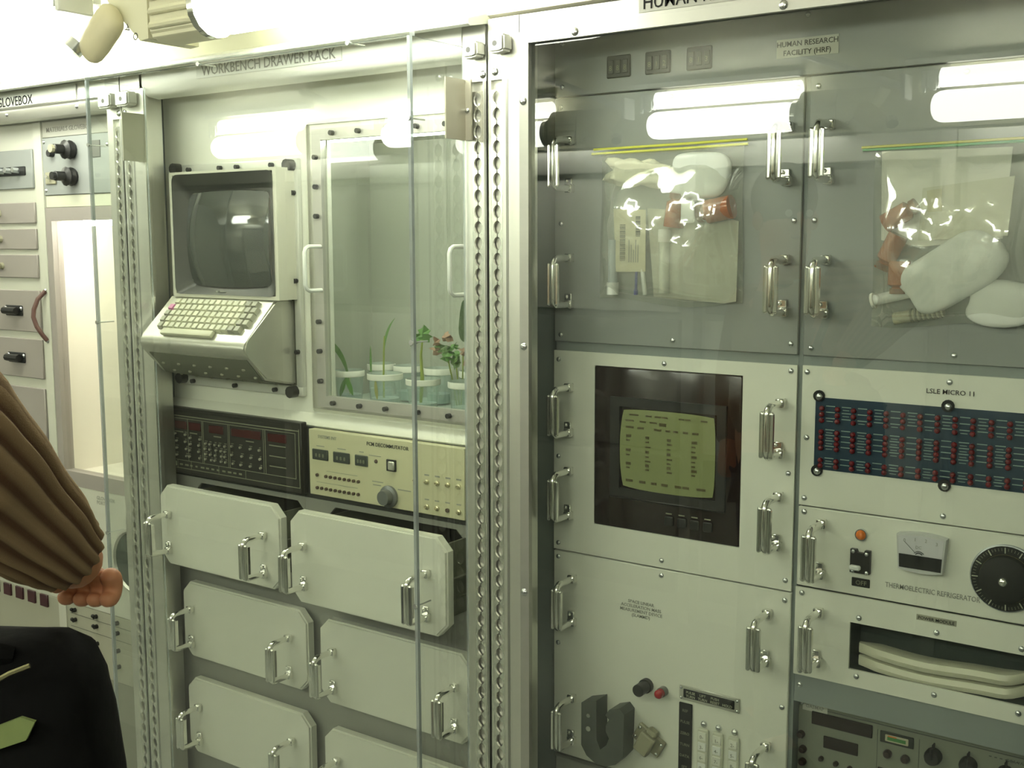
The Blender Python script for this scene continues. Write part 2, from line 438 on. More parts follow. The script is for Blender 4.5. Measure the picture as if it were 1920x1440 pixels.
# ------------------------------------------------------------------ rack frames
PITCH = .0283
def track_lips(xc, z0, z1, y):
    """two scalloped lips of a cargo track: round openings joined by a narrow slot"""
    b = MB(); n = int((z1 - z0) / PITCH)
    for s in (-1, 1):
        prof = []
        for i in range(n):
            zc = z0 + (i + .5) * PITCH
            prof.append((.0012, zc - PITCH / 2))
            for k in range(7):
                a = -PI / 2 * .96 + PI * .96 * k / 6
                prof.append((max(.0012, .0090 * math.cos(a)), zc + .0118 * math.sin(a)))
        prof.append((.0012, z0 + n * PITCH))
        ze = z0 + n * PITCH
        va = [b.b.verts.new((xc + s * w, y, z)) for w, z in prof]; vb = [b.b.verts.new((xc + s * w, y + .0045, z)) for w, z in prof]
        oa = [b.b.verts.new((xc + s * .0125, y, z)) for w, z in prof]
        for i in range(len(prof) - 1):
            b.b.faces.new((va[i], va[i + 1], oa[i + 1], oa[i])); b.b.faces.new((va[i], vb[i], vb[i + 1], va[i + 1]))
    return b

def post(root, x0, x1, xt, zt, y=1.66, zb=.0, top=1.985, groove=None):
    """aluminium post with a recessed cargo track centred on xt"""
    b = MB()
    b.box(x0, x1, y + .013, y + .055, zb, top)
    b.box(x0, xt - .0122, y, y + .013, zb, zt); b.box(xt + .0122, x1, y, y + .013, zb, zt)
    b.box(x0, x1, y, y + .013, zt, top)
    p = b.make('post', alu, root)
    track_lips(xt, .25, zt, y).make('seat_track', mat('bright track', (.80, .80, .74), .26, .95), p, smooth=False)
    MB().box(xt - .0122, xt + .0122, y + .0075, y + .0108, .25, zt).make('track_floor', mat('track floor', (.66, .66, .60), .38, .75), p)
    if groove: MB().box(groove - .0025, groove + .0025, y - .0006, y + .002, zb, zt).make('groove', aludark, p)
    return p
def corner_block(root, x0, x1, z0, z1, y0=1.605, y1=1.66):
    b = MB(); c = .010
    b.prism([(x0, z0), (x1 - c, z0 - .0), (x1, z0 + c * .3), (x1, z1), (x0, z1)], y0, y1, 'y')
    bmesh.ops.bevel(b.b, geom=[e for e in b.b.edges], offset=.0035, segments=2, affect='EDGES')
    o = b.make('corner_block', alul, root)
    MB().cyl(((x0 + x1) / 2 - .002, y0 - .0004, (z0 + z1) / 2), ((x0 + x1) / 2 - .002, y0 + .004, (z0 + z1) / 2), .005, 12).make('hole', mat('hole dark', (.05, .05, .045), .6), o)
    return o

# ---- right rack
R3 = thing('equipment_rack', 'aluminium rack frame at the right, headed HUMAN RESEARCH FACILITY', 'rack', (-.72, 1.76, 0))
post(R3, -1.2410, -1.188, -1.223, 1.880, groove=-1.2005)
post(R3, -.245, -.192, -.212, 1.880)
MB().box(-1.188, -1.1735, 1.660, 1.715, 0, 1.985).make('post_edge', alu, R3)
fr = MB()
fr.box(-1.172, -1.153, 1.657, 1.667, .1, 1.955).box(-.300, -.262, 1.657, 1.667, .1, 1.955)
fr.box(-1.153, -.300, 1.657, 1.667, 1.936, 1.955).box(-1.153, -.300, 1.657, 1.667, .1, .16)
df = fr.make('door_frame', alul, R3)
screws(df, 1.657, [(-1.058, 1.9445), (-.692, 1.9445), (-.34, 1.9445), (-1.1635, 1.839), (-1.1635, 1.412), (-1.1635, .961), (-1.1635, .5), (-.28, 1.6), (-.28, 1.1)], BIGSCREW, 'frame_screw')
MB().box(-1.172, -.245, 1.659, 1.70, 1.9555, 1.985).make('header', alul, R3)
MB().box(-.937, -.30, 1.6575, 1.6591, 1.961, 1.9848).make('name_plate', mat('name plate', (.46, .46, .41), .5), R3)
text('HUMAN RESEARCH FACILITY', -.930, 1.9655, 1.6575, .031, inkd, R3, sx=.86)
MB().box(-1.2005, -1.195, 1.716, 1.90, .1, 1.985).make('side_wall', greyd, R3)
MB().box(-.222, -.217, 1.716, 1.90, .1, 1.985).make('side_wall', greyd, R3)
MB().box(-1.195, -.222, 1.700, 1.90, 1.978, 1.985).make('top_wall', greyd, R3)
MB().box(-1.195, -.222, 1.860, 1.90, .1, 1.978).make('back_wall', slate, R3)
# mounting rails that show as slate strips between the units
MB().box(-.7112, -.7038, 1.806, 1.86, .1, 1.858).make('rail', slate, R3)
MB().box(-1.192, -.7115, 1.806, 1.86, 1.380, 1.420).make('rail', slate, R3); MB().box(-.7035, -.224, 1.806, 1.86, 1.380, 1.420).make('rail', slate, R3)
MB().box(-.7035, -.224, 1.806, 1.86, .815, .875).make('rail', slate, R3)
screws(R3, 1.66, [(-1.226, 1.894)], BIGSCREW)
corner_block(R3, -1.2214, -1.1875, 1.922, 1.953, 1.632)
MB().prism([(-1.2330, 1.955), (-1.1735, 1.955), (-1.1735, 1.985), (-1.2330, 1.985)], 1.6585, 1.66, 'y').make('cap_plate', alul, R3)

def panel_with_hole(x0, x1, z0, z1, y, hx0, hx1, hz0, hz1, th=.005):
    b = MB()
    b.box(x0, x1, y, y + th, hz1, z1).box(x0, x1, y, y + th, z0, hz0)
    b.box(x0, hx0, y, y + th, hz0, hz1).box(hx1, x1, y, y + th, hz0, hz1)
    bmesh.ops.remove_doubles(b.b, verts=b.b.verts, dist=1e-6)
    return b
def handles(parent, y, pts, name='handle'):
    for x, z in pts: inst(HANDLE, name, parent, (x, y, z))

Y3 = 1.80
# top strip with counters
t = thing('counter_panel', 'grey strip panel with three small counters, topmost in the right rack', 'panel', (-.71, Y3, 1.86))
MB().box(-1.193, -.222, Y3, 1.858, 1.8605, 1.972, .0015).make('panel', grey, t)
digits = ['888', '812', '813']
for k, (x0, x1) in enumerate(((-1.081, -1.032), (-1.003, -.953), (-.923, -.875))):
    c = MB().box(x0, x1, Y3 - .003, Y3 + .001, 1.885, 1.924, .002).make('counter', mat('counter bezel', (.022, .026, .02), .5), t)
    for q in range(3):
        xx = x0 + .010 + q * .0145
        MB().box(xx - .0055, xx + .0055, Y3 - .0045, Y3 - .0028, 1.892, 1.916, .001).make('digit_wheel', mat('digit wheel', (.06, .065, .05), .5), c)
        text(digits[k][q], xx, 1.8975, Y3 - .0045, .0125, dimline, c, 'CENTER', name='digit')
lb = MB().box(-.761, -.658, Y3 - .0012, Y3, 1.890, 1.9195).make('label_plate', mat('pale label', (.50, .51, .43), .6), t)
text('HUMAN RESEARCH', -.7095, 1.9075, Y3 - .0012, .0118, ink, lb, 'CENTER'); text('FACILITY (HRF)', -.7095, 1.8935, Y3 - .0012, .0118, ink, lb, 'CENTER')
screws(t, Y3, [(-1.176, 1.878), (-1.176, 1.955), (-.71, 1.955), (-.24, 1.955)])
# two grey upper drawers
for nm, x0, x1, lab in ((0, -1.1925, -.7115, 'grey upper drawer front, left of the two, behind the bag with yellow zip'), (1, -.7030, -.2225, 'grey upper drawer front, right of the two, behind the bag with white pouch')):
    t = thing('grey_drawer', lab, 'drawer', ((x0 + x1) / 2, Y3, 1.41), 'grey upper drawers in the right rack')
    MB().box(x0, x1, Y3, 1.858, 1.410, 1.8585, .0015).make('front', grey, t)
    for hx in (x0 + .037, x1 - .024 if nm == 0 else x1 - .037):
        handles(t, Y3, [(hx, 1.737), (hx, 1.524)])
    xs = (x0 + .014, x1 - .012)
    screws(t, Y3, [(xs[0], 1.423), (xs[1], 1.428), (xs[0], 1.63), (xs[1], 1.63), (xs[0], 1.842), (xs[1], 1.842), ((x0 + x1) / 2 + .01 * (1 - nm), 1.423), ((x0 + x1) / 2, 1.845)])
# monitor unit
t = thing('monitor_unit', 'white panel with black framed video monitor showing green text', 'monitor', (-.952, Y3, 1.007))
panel_with_hole(-1.1935, -.7115, 1.0075, 1.393, Y3, -1.103, -.8075, 1.069, 1.3695).make('panel', white, t)
MB().box(-1.103, -.8075, Y3 - .002, 1.806, 1.069, 1.3695, .004, 2).make('bezel', brownblk, t)
def rrect(x0, x1, z0, z1, r, bulge=0, n=5):
    pts = []
    for cx, cz, a0 in ((x1 - r, z1 - r, 0), (x0 + r, z1 - r, PI / 2), (x0 + r, z0 + r, PI), (x1 - r, z0 + r, 1.5 * PI)):
        for k in range(n): a = a0 + PI / 2 * k / (n - 1); pts.append((cx + r * math.cos(a), cz + r * math.sin(a)))
    return pts
def crt_face(x0, x1, z0, z1, y, depth, r=.012, nx=14, nz=12, sag=.03):
    """bulging tube face with slightly bowed sides and rounded corners"""
    b = MB(); cx, cz = (x0 + x1) / 2, (z0 + z1) / 2; hx, hz = (x1 - x0) / 2, (z1 - z0) / 2
    g = []
    for i in range(nx + 1):
        row = []
        for j in range(nz + 1):
            u = -1 + 2 * i / nx; v = -1 + 2 * j / nz
            # squircle map for rounded corners
            k = 1 - .022 * (u * u * v * v) ** 2
            X = u * (1 - sag * v * v) * k; Z = v * (1 - sag * u * u) * k
            row.append(b.b.verts.new((cx + X * hx, y - depth * (1 - .5 * u * u - .5 * v * v), cz + Z * hz)))
        g.append(row)
    for i in range(nx):
        for j in range(nz): b.b.faces.new((g[i][j], g[i + 1][j], g[i + 1][j + 1], g[i][j + 1]))
    return b
mo = panel_with_hole(-1.066, -.834, 1.128, 1.315, Y3 - .006, -1.046, -.852, 1.146, 1.298, .005)
mo.box(-1.066, -.834, Y3 - .0075, Y3 - .002, 1.1265, 1.131, .002)
mo.make('monitor_surround', black, t)
s = crt_face(-1.044, -.853, 1.147, 1.296, Y3 - .003, .008, sag=.035).make('screen', crt, t, recalc=False)
txt = MB()
random.seed(11)
def crtrow(z, segs, th=.0030):
    for a, bb in segs:
        u0 = -1.044 + .191 * a; u1 = -1.044 + .191 * bb
        vv = (z - 1.2215) / .0745
        def dep(x): u = (x + .9485) / .0955; return Y3 - .003 - .008 * (1 - .5 * u * u - .5 * vv * vv) - .0009
        n = max(1, int((u1 - u0) / .012))
        for k in range(n):
            p0 = u0 + (u1 - u0) * k / n; p1 = u0 + (u1 - u0) * (k + .82) / n
            txt.box(p0, p1, dep((p0 + p1) / 2) - .0004, dep((p0 + p1) / 2) + .0004, z - th / 2, z + th / 2)
crtrow(1.285, [(.10, .22), (.28, .36), (.38, .53), (.63, .76), (.85, .93)])
crtrow(1.274, [(.06, .17), (.22, .3), (.33, .42)], .003); crtrow(1.272, [(.43, .52)], .006)
crtrow(1.262, [(.07, .17), (.20, .28), (.38, .47), (.50, .56), (.58, .64), (.68, .74), (.77, .85)], .0038)
for kk, z in enumerate([1.246, 1.238, 1.229, 1.220, 1.211, 1.203, 1.195, 1.187]):
    crtrow(z, [(x, x + (.045 if (kk + q) % 3 else .065)) for q, x in enumerate((.075, .29, .52, .77)) if not (q == 0 and kk % 3 == 2)], .0028 if kk % 3 else .005)
crtrow(1.163, [(.07, .16), (.22, .30), (.35, .42), (.46, .54), (.60, .76), (.82, .93)], .0045)
txt.make('screen_text', mat('dark screen text', (.055, .045, .012), .4, emit=.008, ecol=(.9, .9, .3)), t)['kind'] = 'stuff'
for q in range(4):
    x0 = -.952 + q * .0255
    MB().box(x0, x0 + .018, Y3 - .006, Y3 - .002, 1.088, 1.106, .002).make('button', black, t)
    MB().box(x0 + .002, x0 + .014, Y3 - .0028, Y3 - .0019, 1.1095, 1.1115).make('button_label', dimline, t)
handles(t, Y3, [(-1.156, 1.282), (-1.156, 1.122), (-.736, 1.286), (-.736, 1.127)])
screws(t, Y3, [(-1.183, 1.376), (-1.183, 1.19), (-1.183, 1.02), (-.9585, 1.381), (-.9585, 1.021), (-.722, 1.383), (-.722, 1.21), (-.722, 1.025)])
# lower test panel
t = thing('mass_device_panel', 'white panel with grey clamp and dial columns, under the black monitor', 'panel', (-.952, Y3, .6))
MB().box(-1.1935, -.7115, Y3, 1.858, .595, 1.0045, .0015).make('panel', white, t)
for q, s_ in enumerate(('SPACE LINEAR', 'ACCELERATION MASS', 'MEASUREMENT DEVICE', '(SLAMMD)')):
    text(s_, -1.000, .9305 - q * .0085, Y3, .0085, faint, t, 'CENTER')
MB().cyl((-.985, Y3, .779), (-.985, Y3 - .035, .779), .0115, 16).cyl((-.985, Y3, .779), (-.985, Y3 - .010, .779), .0135, 16).make('knob', black, t)
MB().cyl((-.950, Y3, .776), (-.950, Y3 - .012, .776), .0095, 14).make('lamp_base', mat('grey lamp base', (.2, .2, .19), .4, .5), t)
MB().cyl((-.950, Y3 - .010, .776), (-.950, Y3 - .022, .776), .0082, 14).dome((-.950, Y3 - .022, .776), .0082, .005, 14).make('red_lamp', redbtn, t)
sp = MB().box(-.917, -.799, Y3 - .004, Y3, .770, .7965, .001).make('sign_plate', satin, t)
MB().box(-.908, -.808, Y3 - .0055, Y3 - .003, .7755, .7915, .001).make('sign_window', blackm, sp)
for sx, a, bb in ((-.893, 'PULSE', 'TURN'), (-.869, 'LIFT', 'TURN'), (-.845, 'PUSH', 'RESET'), (-.821, '', 'HOLD')):
    if a: text(a, sx, .7845, Y3 - .0055, .0068, line, sp, 'CENTER')
    text(bb, sx, .7775, Y3 - .0055, .0068, line, sp, 'CENTER')
screws(sp, Y3 - .004, [(-.913, .7925), (-.913, .774), (-.803, .7925), (-.803, .774)], MB().dome((0, 0, 0), .0028, .002, 8).mesh('tiny_screw', steel))
cp = MB().box(-.917, -.891, Y3 - .004, Y3, .596, .764, .001).make('column_plate', blackm, t)
for q, s_ in enumerate(('REF', 'PULSE', 'ZERO', 'TURN', 'DATA', 'SET', 'OFF')): text(s_, -.904, .748 - q * .0215, Y3 - .004, .0072, dimline, cp, 'CENTER')
tp = MB().dome((0, 0, 0), .0065, .0055, 12).mesh('push_pin', steel)
for q, x in enumerate((-.868, -.839, -.808)):
    st = MB().box(x - .0105, x + .0105, Y3 - .007, Y3, .60, .725, .002).make('switch_column', mat('cream switch column', (.60, .61, .50), .4), t)
    inst(tp, 'push_pin', t, (x, Y3, .7325))
    for w in range(6):
        z = .712 - w * .0195
        MB().box(x - .008, x + .008, Y3 - .009, Y3 - .0065, z - .008, z + .008, .001).make('switch_tile', pvc if w % 2 else white, st)
        text('%d-' % ((w * 3 + q) % 9), x - .004, z - .004, Y3 - .009, .009, faint, st)
screws(t, Y3, [(-1.183, .993), (-1.183, .82), (-1.183, .607), (-.9585, .993), (-.722, .99), (-.722, .80), (-.722, .62)])
handles(t, Y3, [(-1.147, .913), (-1.147, .674), (-.7505, .92), (-.7475, .682)])
# the grey horse-shoe clamp, held a little proud of the panel
t2 = MB()
poly = [(-1.104, .724), (-1.104, .640), (-1.092, .622), (-1.072, .611), (-1.036, .611), (-1.016, .620), (-1.000, .640), (-.998, .722), (-1.008, .732), (-1.030, .724), (-1.038, .712),
        (-1.030, .705), (-1.037, .692), (-1.037, .680), (-1.030, .668), (-1.036, .652), (-1.050, .640), (-1.062, .642), (-1.070, .658), (-1.071, .735)]
t2.prism([(x if x < -1.06 else x - .013, z + .006) for x, z in poly], Y3 - .040, Y3, 'y')
hc = t2.make('clamp', greyU, t)
MB().cyl((-1.088, Y3 - .0415, .708), (-1.088, Y3 - .039, .708), .004, 8).cyl((-1.088, Y3 - .0415, .682), (-1.088, Y3 - .039, .682), .005, 8).make('clamp_bolt', satin, hc)
# tan rectangular connector, turned on the panel
cn = MB()
cn.box(-.034, .034, -.010, 0, -.020, .020, .002).box(-.017, .017, -.030, -.010, -.026, .020, .003).box(-.012, .012, -.022, 0, .018, .030, .004)
cn.xf(Matrix.Translation((-.977, Y3, .676)) @ Matrix.Rotation(math.radians(28), 4, 'Y') @ Matrix.Scale(.9, 4))
cno = cn.make('connector', tan, t)
for dx, dz in ((-.028, .012), (-.028, -.012), (.028, .012), (.028, -.012)):
    v = Matrix.Rotation(math.radians(28), 4, 'Y') @ Vector((dx * .9, -.009, dz * .9))
    inst(SCREW, 'screw', cno, (v.x - .977, v.y + Y3 - .0005, v.z + .676), scale=(.65, .65, .65))
# a grey filler strip below
t = thing('filler_panel', 'grey filler strip at the bottom edge, below the white clamp panel', 'panel', (-.952, Y3, .45))
MB().box(-1.1925, -.7115, Y3 + .006, 1.858, .30, .5905, .0015).make('panel', plate, t)
MB().box(-1.1925, -.7115, Y3 + .003, Y3 + .008, .584, .5905, .001).make('edge_strip', aludark, t)

# indicator panel with red lamps
t = thing('indicator_panel', 'white panel with long navy strip of red indicator lamps', 'panel', (-.462, Y3, 1.16))
panel_with_hole(-.7020, -.2225, 1.1600, 1.394, Y3, -.678, -.25, 1.2235, 1.3430).make('panel', white, t)
nb = MB().box(-.678, -.25, Y3 - .001, 1.806, 1.2235, 1.3430).make('indicator_board', navy, t)
LED = MB().cyl((0, 0, 0), (0, -.003, 0), .0044, 8).dome((0, -.003, 0), .0044, .003, 8).mesh('led', redled)
ll = MB()
for cI in range(15):
    x = -.6665 + cI * .0263
    for z in (1.3255, 1.3155, 1.3055, 1.2865, 1.2775, 1.2685, 1.2595, 1.2395, 1.2305):
        inst(LED, 'led', nb, (x, Y3 - .001, z))
        ll.box(x + .0065, x + .0215, Y3 - .0016, Y3 - .0009, z + .0035, z + .0049)
        if (cI + int(z * 1e4)) % 2: ll.box(x + .008, x + .0185, Y3 - .0016, Y3 - .0009, z - .0012, z - .0002)
ll.make('printed_lines', mat('pale print on navy', (.24, .34, .30), .6), nb)['kind'] = 'stuff'
clip = MB().cyl((0, .001, 0), (0, -.003, 0), .0095, 14).mesh('clip', blackm)
for x in (-.672, -.468, -.262):
    for z, s_ in ((1.3455, 1), (1.2215, -1)):
        c = inst(clip, 'clip', t, (x, Y3 - .0012, z)); inst(SCREW, 'clip_screw', c, (x + .001, Y3 - .004, z - .001), scale=(1.2, 1.3, 1.2))
text('LSLE MICRO 11', -.4655, 1.3630, Y3, .0105, ink, t, 'CENTER', sx=1.05)
screws(t, Y3, [(-.694, 1.383), (-.4675, 1.382), (-.232, 1.383), (-.692, 1.274), (-.232, 1.274), (-.693, 1.172), (-.4685, 1.172)])
# refrigerator panel
t = thing('refrigerator_panel', 'white panel with meter and big black dial reading THERMOELECTRIC REFRIGERATOR', 'panel', (-.462, Y3, 1.02))
MB().box(-.7025, -.2225, Y3, 1.858, 1.0215, 1.1575, .0015).make('panel', white, t)
handles(t, Y3, [(-.6595, 1.091)])
MB().cyl((-.594, Y3, 1.1245), (-.594, Y3 - .006, 1.1245), .0098, 16).make('lamp_ring', steel, t)
MB().dome((-.594, Y3 - .005, 1.1245), .0085, .007, 14).make('amber_lamp', amberl, t)
sw = MB()
sw.prism([(-.6095, 1.061), (-.5775, 1.061), (-.5775, 1.1), (-.5860, 1.1), (-.5875, 1.095), (-.598, 1.095), (-.600, 1.1), (-.6095, 1.1)], Y3 - .008, Y3, 'y')
so = sw.make('breaker', black, t)
MB().box(-.609, -.591, Y3 - .016, Y3 - .007, 1.0665, 1.0745, .002).make('toggle', pvc, so)
screws(so, Y3 - .008, [(-.605, 1.0965), (-.583, 1.0945), (-.605, 1.0635), (-.582, 1.0635)], MB().dome((0, 0, 0), .0035, .002, 8).mesh('breaker_screw', steel))
lo = MB().box(-.608, -.578, Y3 - .002, Y3, 1.037, 1.0515, .001).make('switch_label', blackm, t)
text('OFF', -.592, 1.0405, Y3 - .002, .0105, dimline, lo, 'CENTER')
def meter(root):
    b = MB(); x0, x1, z0, z1 = -.534, -.458, 1.0835, 1.1385
    pts = []
    n = 8
    for k in range(n + 1):
        u = k / n; pts.append((x0 + .003 * 0 + (x1 - x0) * u, z1 + .0045 * (1 - (2 * u - 1) ** 2)))
    for k in range(n + 1):
        u = 1 - k / n; pts.append((x0 + .004 + (x1 - x0 - .008) * u, z0 - .004 * (1 - (2 * u - 1) ** 2)))
    b.prism(pts, Y3 - .016, Y3, 'y')
    m = b.make('meter', mat('meter case', (.56, .57, .56), .25), root)
    MB().prism([(-.529, 1.108), (-.463, 1.108), (-.461, 1.1365), (-.495, 1.1395), (-.531, 1.1365)], Y3 - .0166, Y3 - .015, 'y').make('meter_face', mat('meter face', (.58, .58, .60), .3), m)
    MB().prism([(-.528, 1.0860), (-.464, 1.0860), (-.463, 1.1075), (-.529, 1.1075)], Y3 - .0170, Y3 - .015, 'y').make('meter_skirt', blackm, m)
    arc = MB()
    for r0, r1 in ((.0085, .0095), (.0055, .0070)):
        for k in range(8):
            a0 = PI * (.2 + .6 * k / 8); a1 = PI * (.2 + .6 * (k + 1) / 8)
            q = [(-.498 + r * math.cos(a), 1.1065 + r * math.sin(a) * .9) for r, a in ((r0, a0), (r1, a0), (r1, a1), (r0, a1))]
            arc.prism(q, Y3 - .0176, Y3 - .0164, 'y')
    arc.make('meter_arcs', blackm, m)
    MB().box(-.5245, -.5243, Y3 - .017, Y3 - .0165, 0, 0) if False else None
    MB().cyl((-.521, Y3 - .0170, 1.128), (-.505, Y3 - .0170, 1.113), .0004, 5).make('needle', ink, m)
    for k, s_ in enumerate(('0', '1', '2', '3')): text(s_, -.521 + k * .0165, 1.1275 + (.003 if k in (1, 2) else 0), Y3 - .0166, .0075, faint, m, 'CENTER')
    text('DC', -.499, 1.119, Y3 - .0166, .0065, faint, m, 'CENTER')
meter(t)
text('THERMOELECTRIC REFRIGERATOR', -.5535, 1.0445, Y3, .0118, faint, t, sx=.79)
dl = MB().lathe([(.0515, 0), (.0525, .004), (.050, .006), (.0, .006)], (-.3715, Y3, 1.0905), 40, axis='y', close=False).make('dial_ring', mat('grey dial ring', (.42, .44, .46), .3, .6), t)
MB().lathe([(.0500, .006), (.0500, .008), (.0375, .009), (.036, .020), (.030, .024), (.0, .024)], (-.3715, Y3, 1.0905), 40, axis='y', close=False).make('dial', blackm, dl)
tk = MB(); tg = MB()
for k in range(60):
    a = 2 * PI * k / 60 + .05; big = k % 5 == 0
    r0, r1 = (.0395, .0485) if big else (.043, .0475)
    w = .0008 if big else .00035
    d = Vector((math.cos(a), 0, math.sin(a))); n = Vector((-math.sin(a), 0, math.cos(a))); c0 = Vector((-.3715, Y3 - .0093, 1.0905))
    q = [c0 + d * r0 - n * w, c0 + d * r1 - n * w, c0 + d * r1 + n * w, c0 + d * r0 + n * w]
    (tk if big else tg).b.faces.new([(tk if big else tg).b.verts.new(p) for p in q])
tk.make('dial_mark', line, dl, kind='stuff'); tg.make('dial_tick', dimline, dl, kind='stuff')
MB().lathe([(.0378, .0095), (.0378, .0105), (.0365, .0105)], (-.3715, Y3, 1.0905), 40, axis='y', close=False).make('dial_band', mat('olive dial band', (.10, .085, .025), .5), dl)
MB().dome((-.3715, Y3 - .024, 1.0895), .0078, .006, 14).make('dial_nut', chrome, dl)
screws(t, Y3, [(-.692, 1.1485), (-.692, 1.033), (-.232, 1.148), (-.232, 1.033)])
# stowage panel with an opening
t = thing('stowage_panel', 'white panel with a long dark opening that holds cream pads', 'panel', (-.462, Y3, .865))
pw = panel_with_hole(-.7035, -.2225, .8655, 1.0185, Y3, -.6085, -.272, .8945, .9745).make('panel', white, t)
cv = MB()
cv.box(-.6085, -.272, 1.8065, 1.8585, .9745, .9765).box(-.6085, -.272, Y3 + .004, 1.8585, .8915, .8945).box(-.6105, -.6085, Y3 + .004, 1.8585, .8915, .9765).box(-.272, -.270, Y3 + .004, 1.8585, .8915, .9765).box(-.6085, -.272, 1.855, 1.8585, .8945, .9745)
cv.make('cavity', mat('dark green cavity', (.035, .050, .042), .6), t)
nt_ = MB().box(-.502, -.441, Y3 - .0012, Y3, 1.000, 1.009).make('name_tag', mat('grey name tag', (.36, .36, .28), .6), t)
text('POWER MODULE', -.4715, 1.002, Y3 - .0012, .0072, inkd, nt_, 'CENTER')
handles(t, Y3, [(-.6605, .9395)])
screws(t, Y3, [(-.692, 1.009), (-.594, .984), (-.595, .884), (-.4705, .984), (-.470, .882), (-.345, .882), (-.345, .984), (-.692, .873)])
for zc, hh, lab in ((.9030, .0185, 'lower cream vinyl pad lying in the dark opening'), (.9245, .0185, 'upper cream vinyl pad lying in the dark opening')):
    b = MB(); n = 26; secs = []
    for k in range(n + 1):
        u = k / n; x = -.598 + .262 * u
        z = zc + .0035 * math.cos(u * PI * 2.4) * (1 - u * .4) - .001 * u + (.012 * (max(0, u - .82) / .18) ** 2)
        w = .0255 * min(1, (.25 + u * 6) if u < .15 else 1, (1 - u) * 9 + .12)
        secs.append((x, z, w))
    rings = []
    for x, z, w in secs:
        ring = []
        for q in range(10):
            a = 2 * PI * q / 10
            ring.append(b.b.verts.new((x, 1.822 + w * math.cos(a) * .75, z + hh / 2 * max(-1, min(1, 1.5 * math.sin(a))))))
        rings.append(ring)
    for p, q in zip(rings, rings[1:]):
        for k in range(10): b.b.faces.new((p[k], p[(k + 1) % 10], q[(k + 1) % 10], q[k]))
    b.b.faces.new(rings[0]); b.b.faces.new(rings[-1][::-1])
    pd = b.make('seat_pad', cushion); tag(pd, lab, 'pad', 'cream pads in the opening')
# gas analyser at the bottom right
YD = 1.83
t = thing('gas_analyzer', 'grey green analyser with dark displays and knobs at the bottom right', 'instrument', (-.462, YD, .55))
MB().box(-.7035, -.2225, YD, 1.858, .50, .8095, .001).make('face', dso, t)
MB().box(-.68, -.24, YD - .0005, YD, .7985, .8000).make('border_line', greyU, t)
lt = MB().box(-.696, -.652, YD - .001, YD, .793, .810).make('paper_label', mat('grey label', (.50, .51, .44), .7), t)
text('GASMAP', -.674, .7985, YD - .001, .0085, faint, lt, 'CENTER')
def recess(x0, x1, z0, z1, nm='display', m=None, th=.003):
    return MB().box(x0, x1, YD - th, YD, z0, z1, .001).make(nm, m or mat('dark brown display', (.020, .014, .012), .25), t)
recess(-.679, -.574, .7715, .7945); recess(-.657, -.597, .7340, .7555)
me = recess(-.561, -.506, .7705, .7900, 'edge_meter', mat('meter black', (.03, .035, .03), .3))
MB().box(-.552, -.514, YD - .0045, YD - .003, .7745, .7862, .001).make('meter_scale', mat('cream scale', (.45, .44, .30), .4), me)
MB().box(-.548, -.518, YD - .0055, YD - .0042, .7775, .7830).make('green_zone', mat('green scale', (.06, .22, .06), .4), me)
MB().box(-.547, -.533, YD - .0060, YD - .0052, .7838, .7850).make('orange_mark', amberl, me)
knb = MB().lathe([(.0065, 0), (.0065, .006), (.0045, .010), (0, .010)], (0, 0, 0), 12, axis='y', close=False).mesh('button', mat('dark brown button', (.030, .018, .016), .35))
for x, z in ((-.697, .748), (-.693, .722), (-.693, .699)): inst(knb, 'button', t, (x, YD, z), scale=(1.05, 1, 1.05))
for x, z in ((-.660, .713), (-.634, .711), (-.610, .709)): inst(knb, 'button', t, (x, YD, z), scale=(.7, .8, .7))
for x, z in ((-.5475, .7525), (-.5185, .7510)): inst(knb, 'button', t, (x, YD, z), scale=(1.1, 1, 1.1))
big = MB().lathe([(.0135, 0), (.0135, .010), (.011, .018), (0, .018)], (0, 0, 0), 16, axis='y', close=False).box(-.002, .002, -.022, -.014, 0, .018).box(-.001, .001, -.012, 0, .0125, .021).mesh('knob', blackm)
for x, z in ((-.4735, .7690), (-.4195, .7690), (-.3635, .7690), (-.3085, .7690)): inst(big, 'knob', t, (x, YD, z))
recess(-.563, -.52, .700, .7255, 'display')
screws(t, YD, [(-.6985, .8045), (-.6985, .60)])
inst(SCREW, 'screw', R3, (-.6935, 1.806, .8455))
pl = MB()
for q in range(6): pl.box(-.39 + q * .008, -.386 + q * .008, YD - .0006, YD, .790, .7915)
for x in (-.566, -.498): pl.box(x, x + .0008, YD - .0005, YD, .69, .79)
pl.make('printed_lines', greyU, t)['kind'] = 'stuff'
text('GCA VALVE', -.365, .7885, YD, .007, greyU, t)

# clear sheet closing the right rack
t = thing('acrylic_door', 'clear acrylic door sheet closing the right rack, mirroring lamps', 'acrylic sheet', (-.72, 1.668, .1))
MB().box(-1.1655, -.268, 1.6675, 1.6735, .12, 1.948).make('sheet', acryl, t, smooth=False)

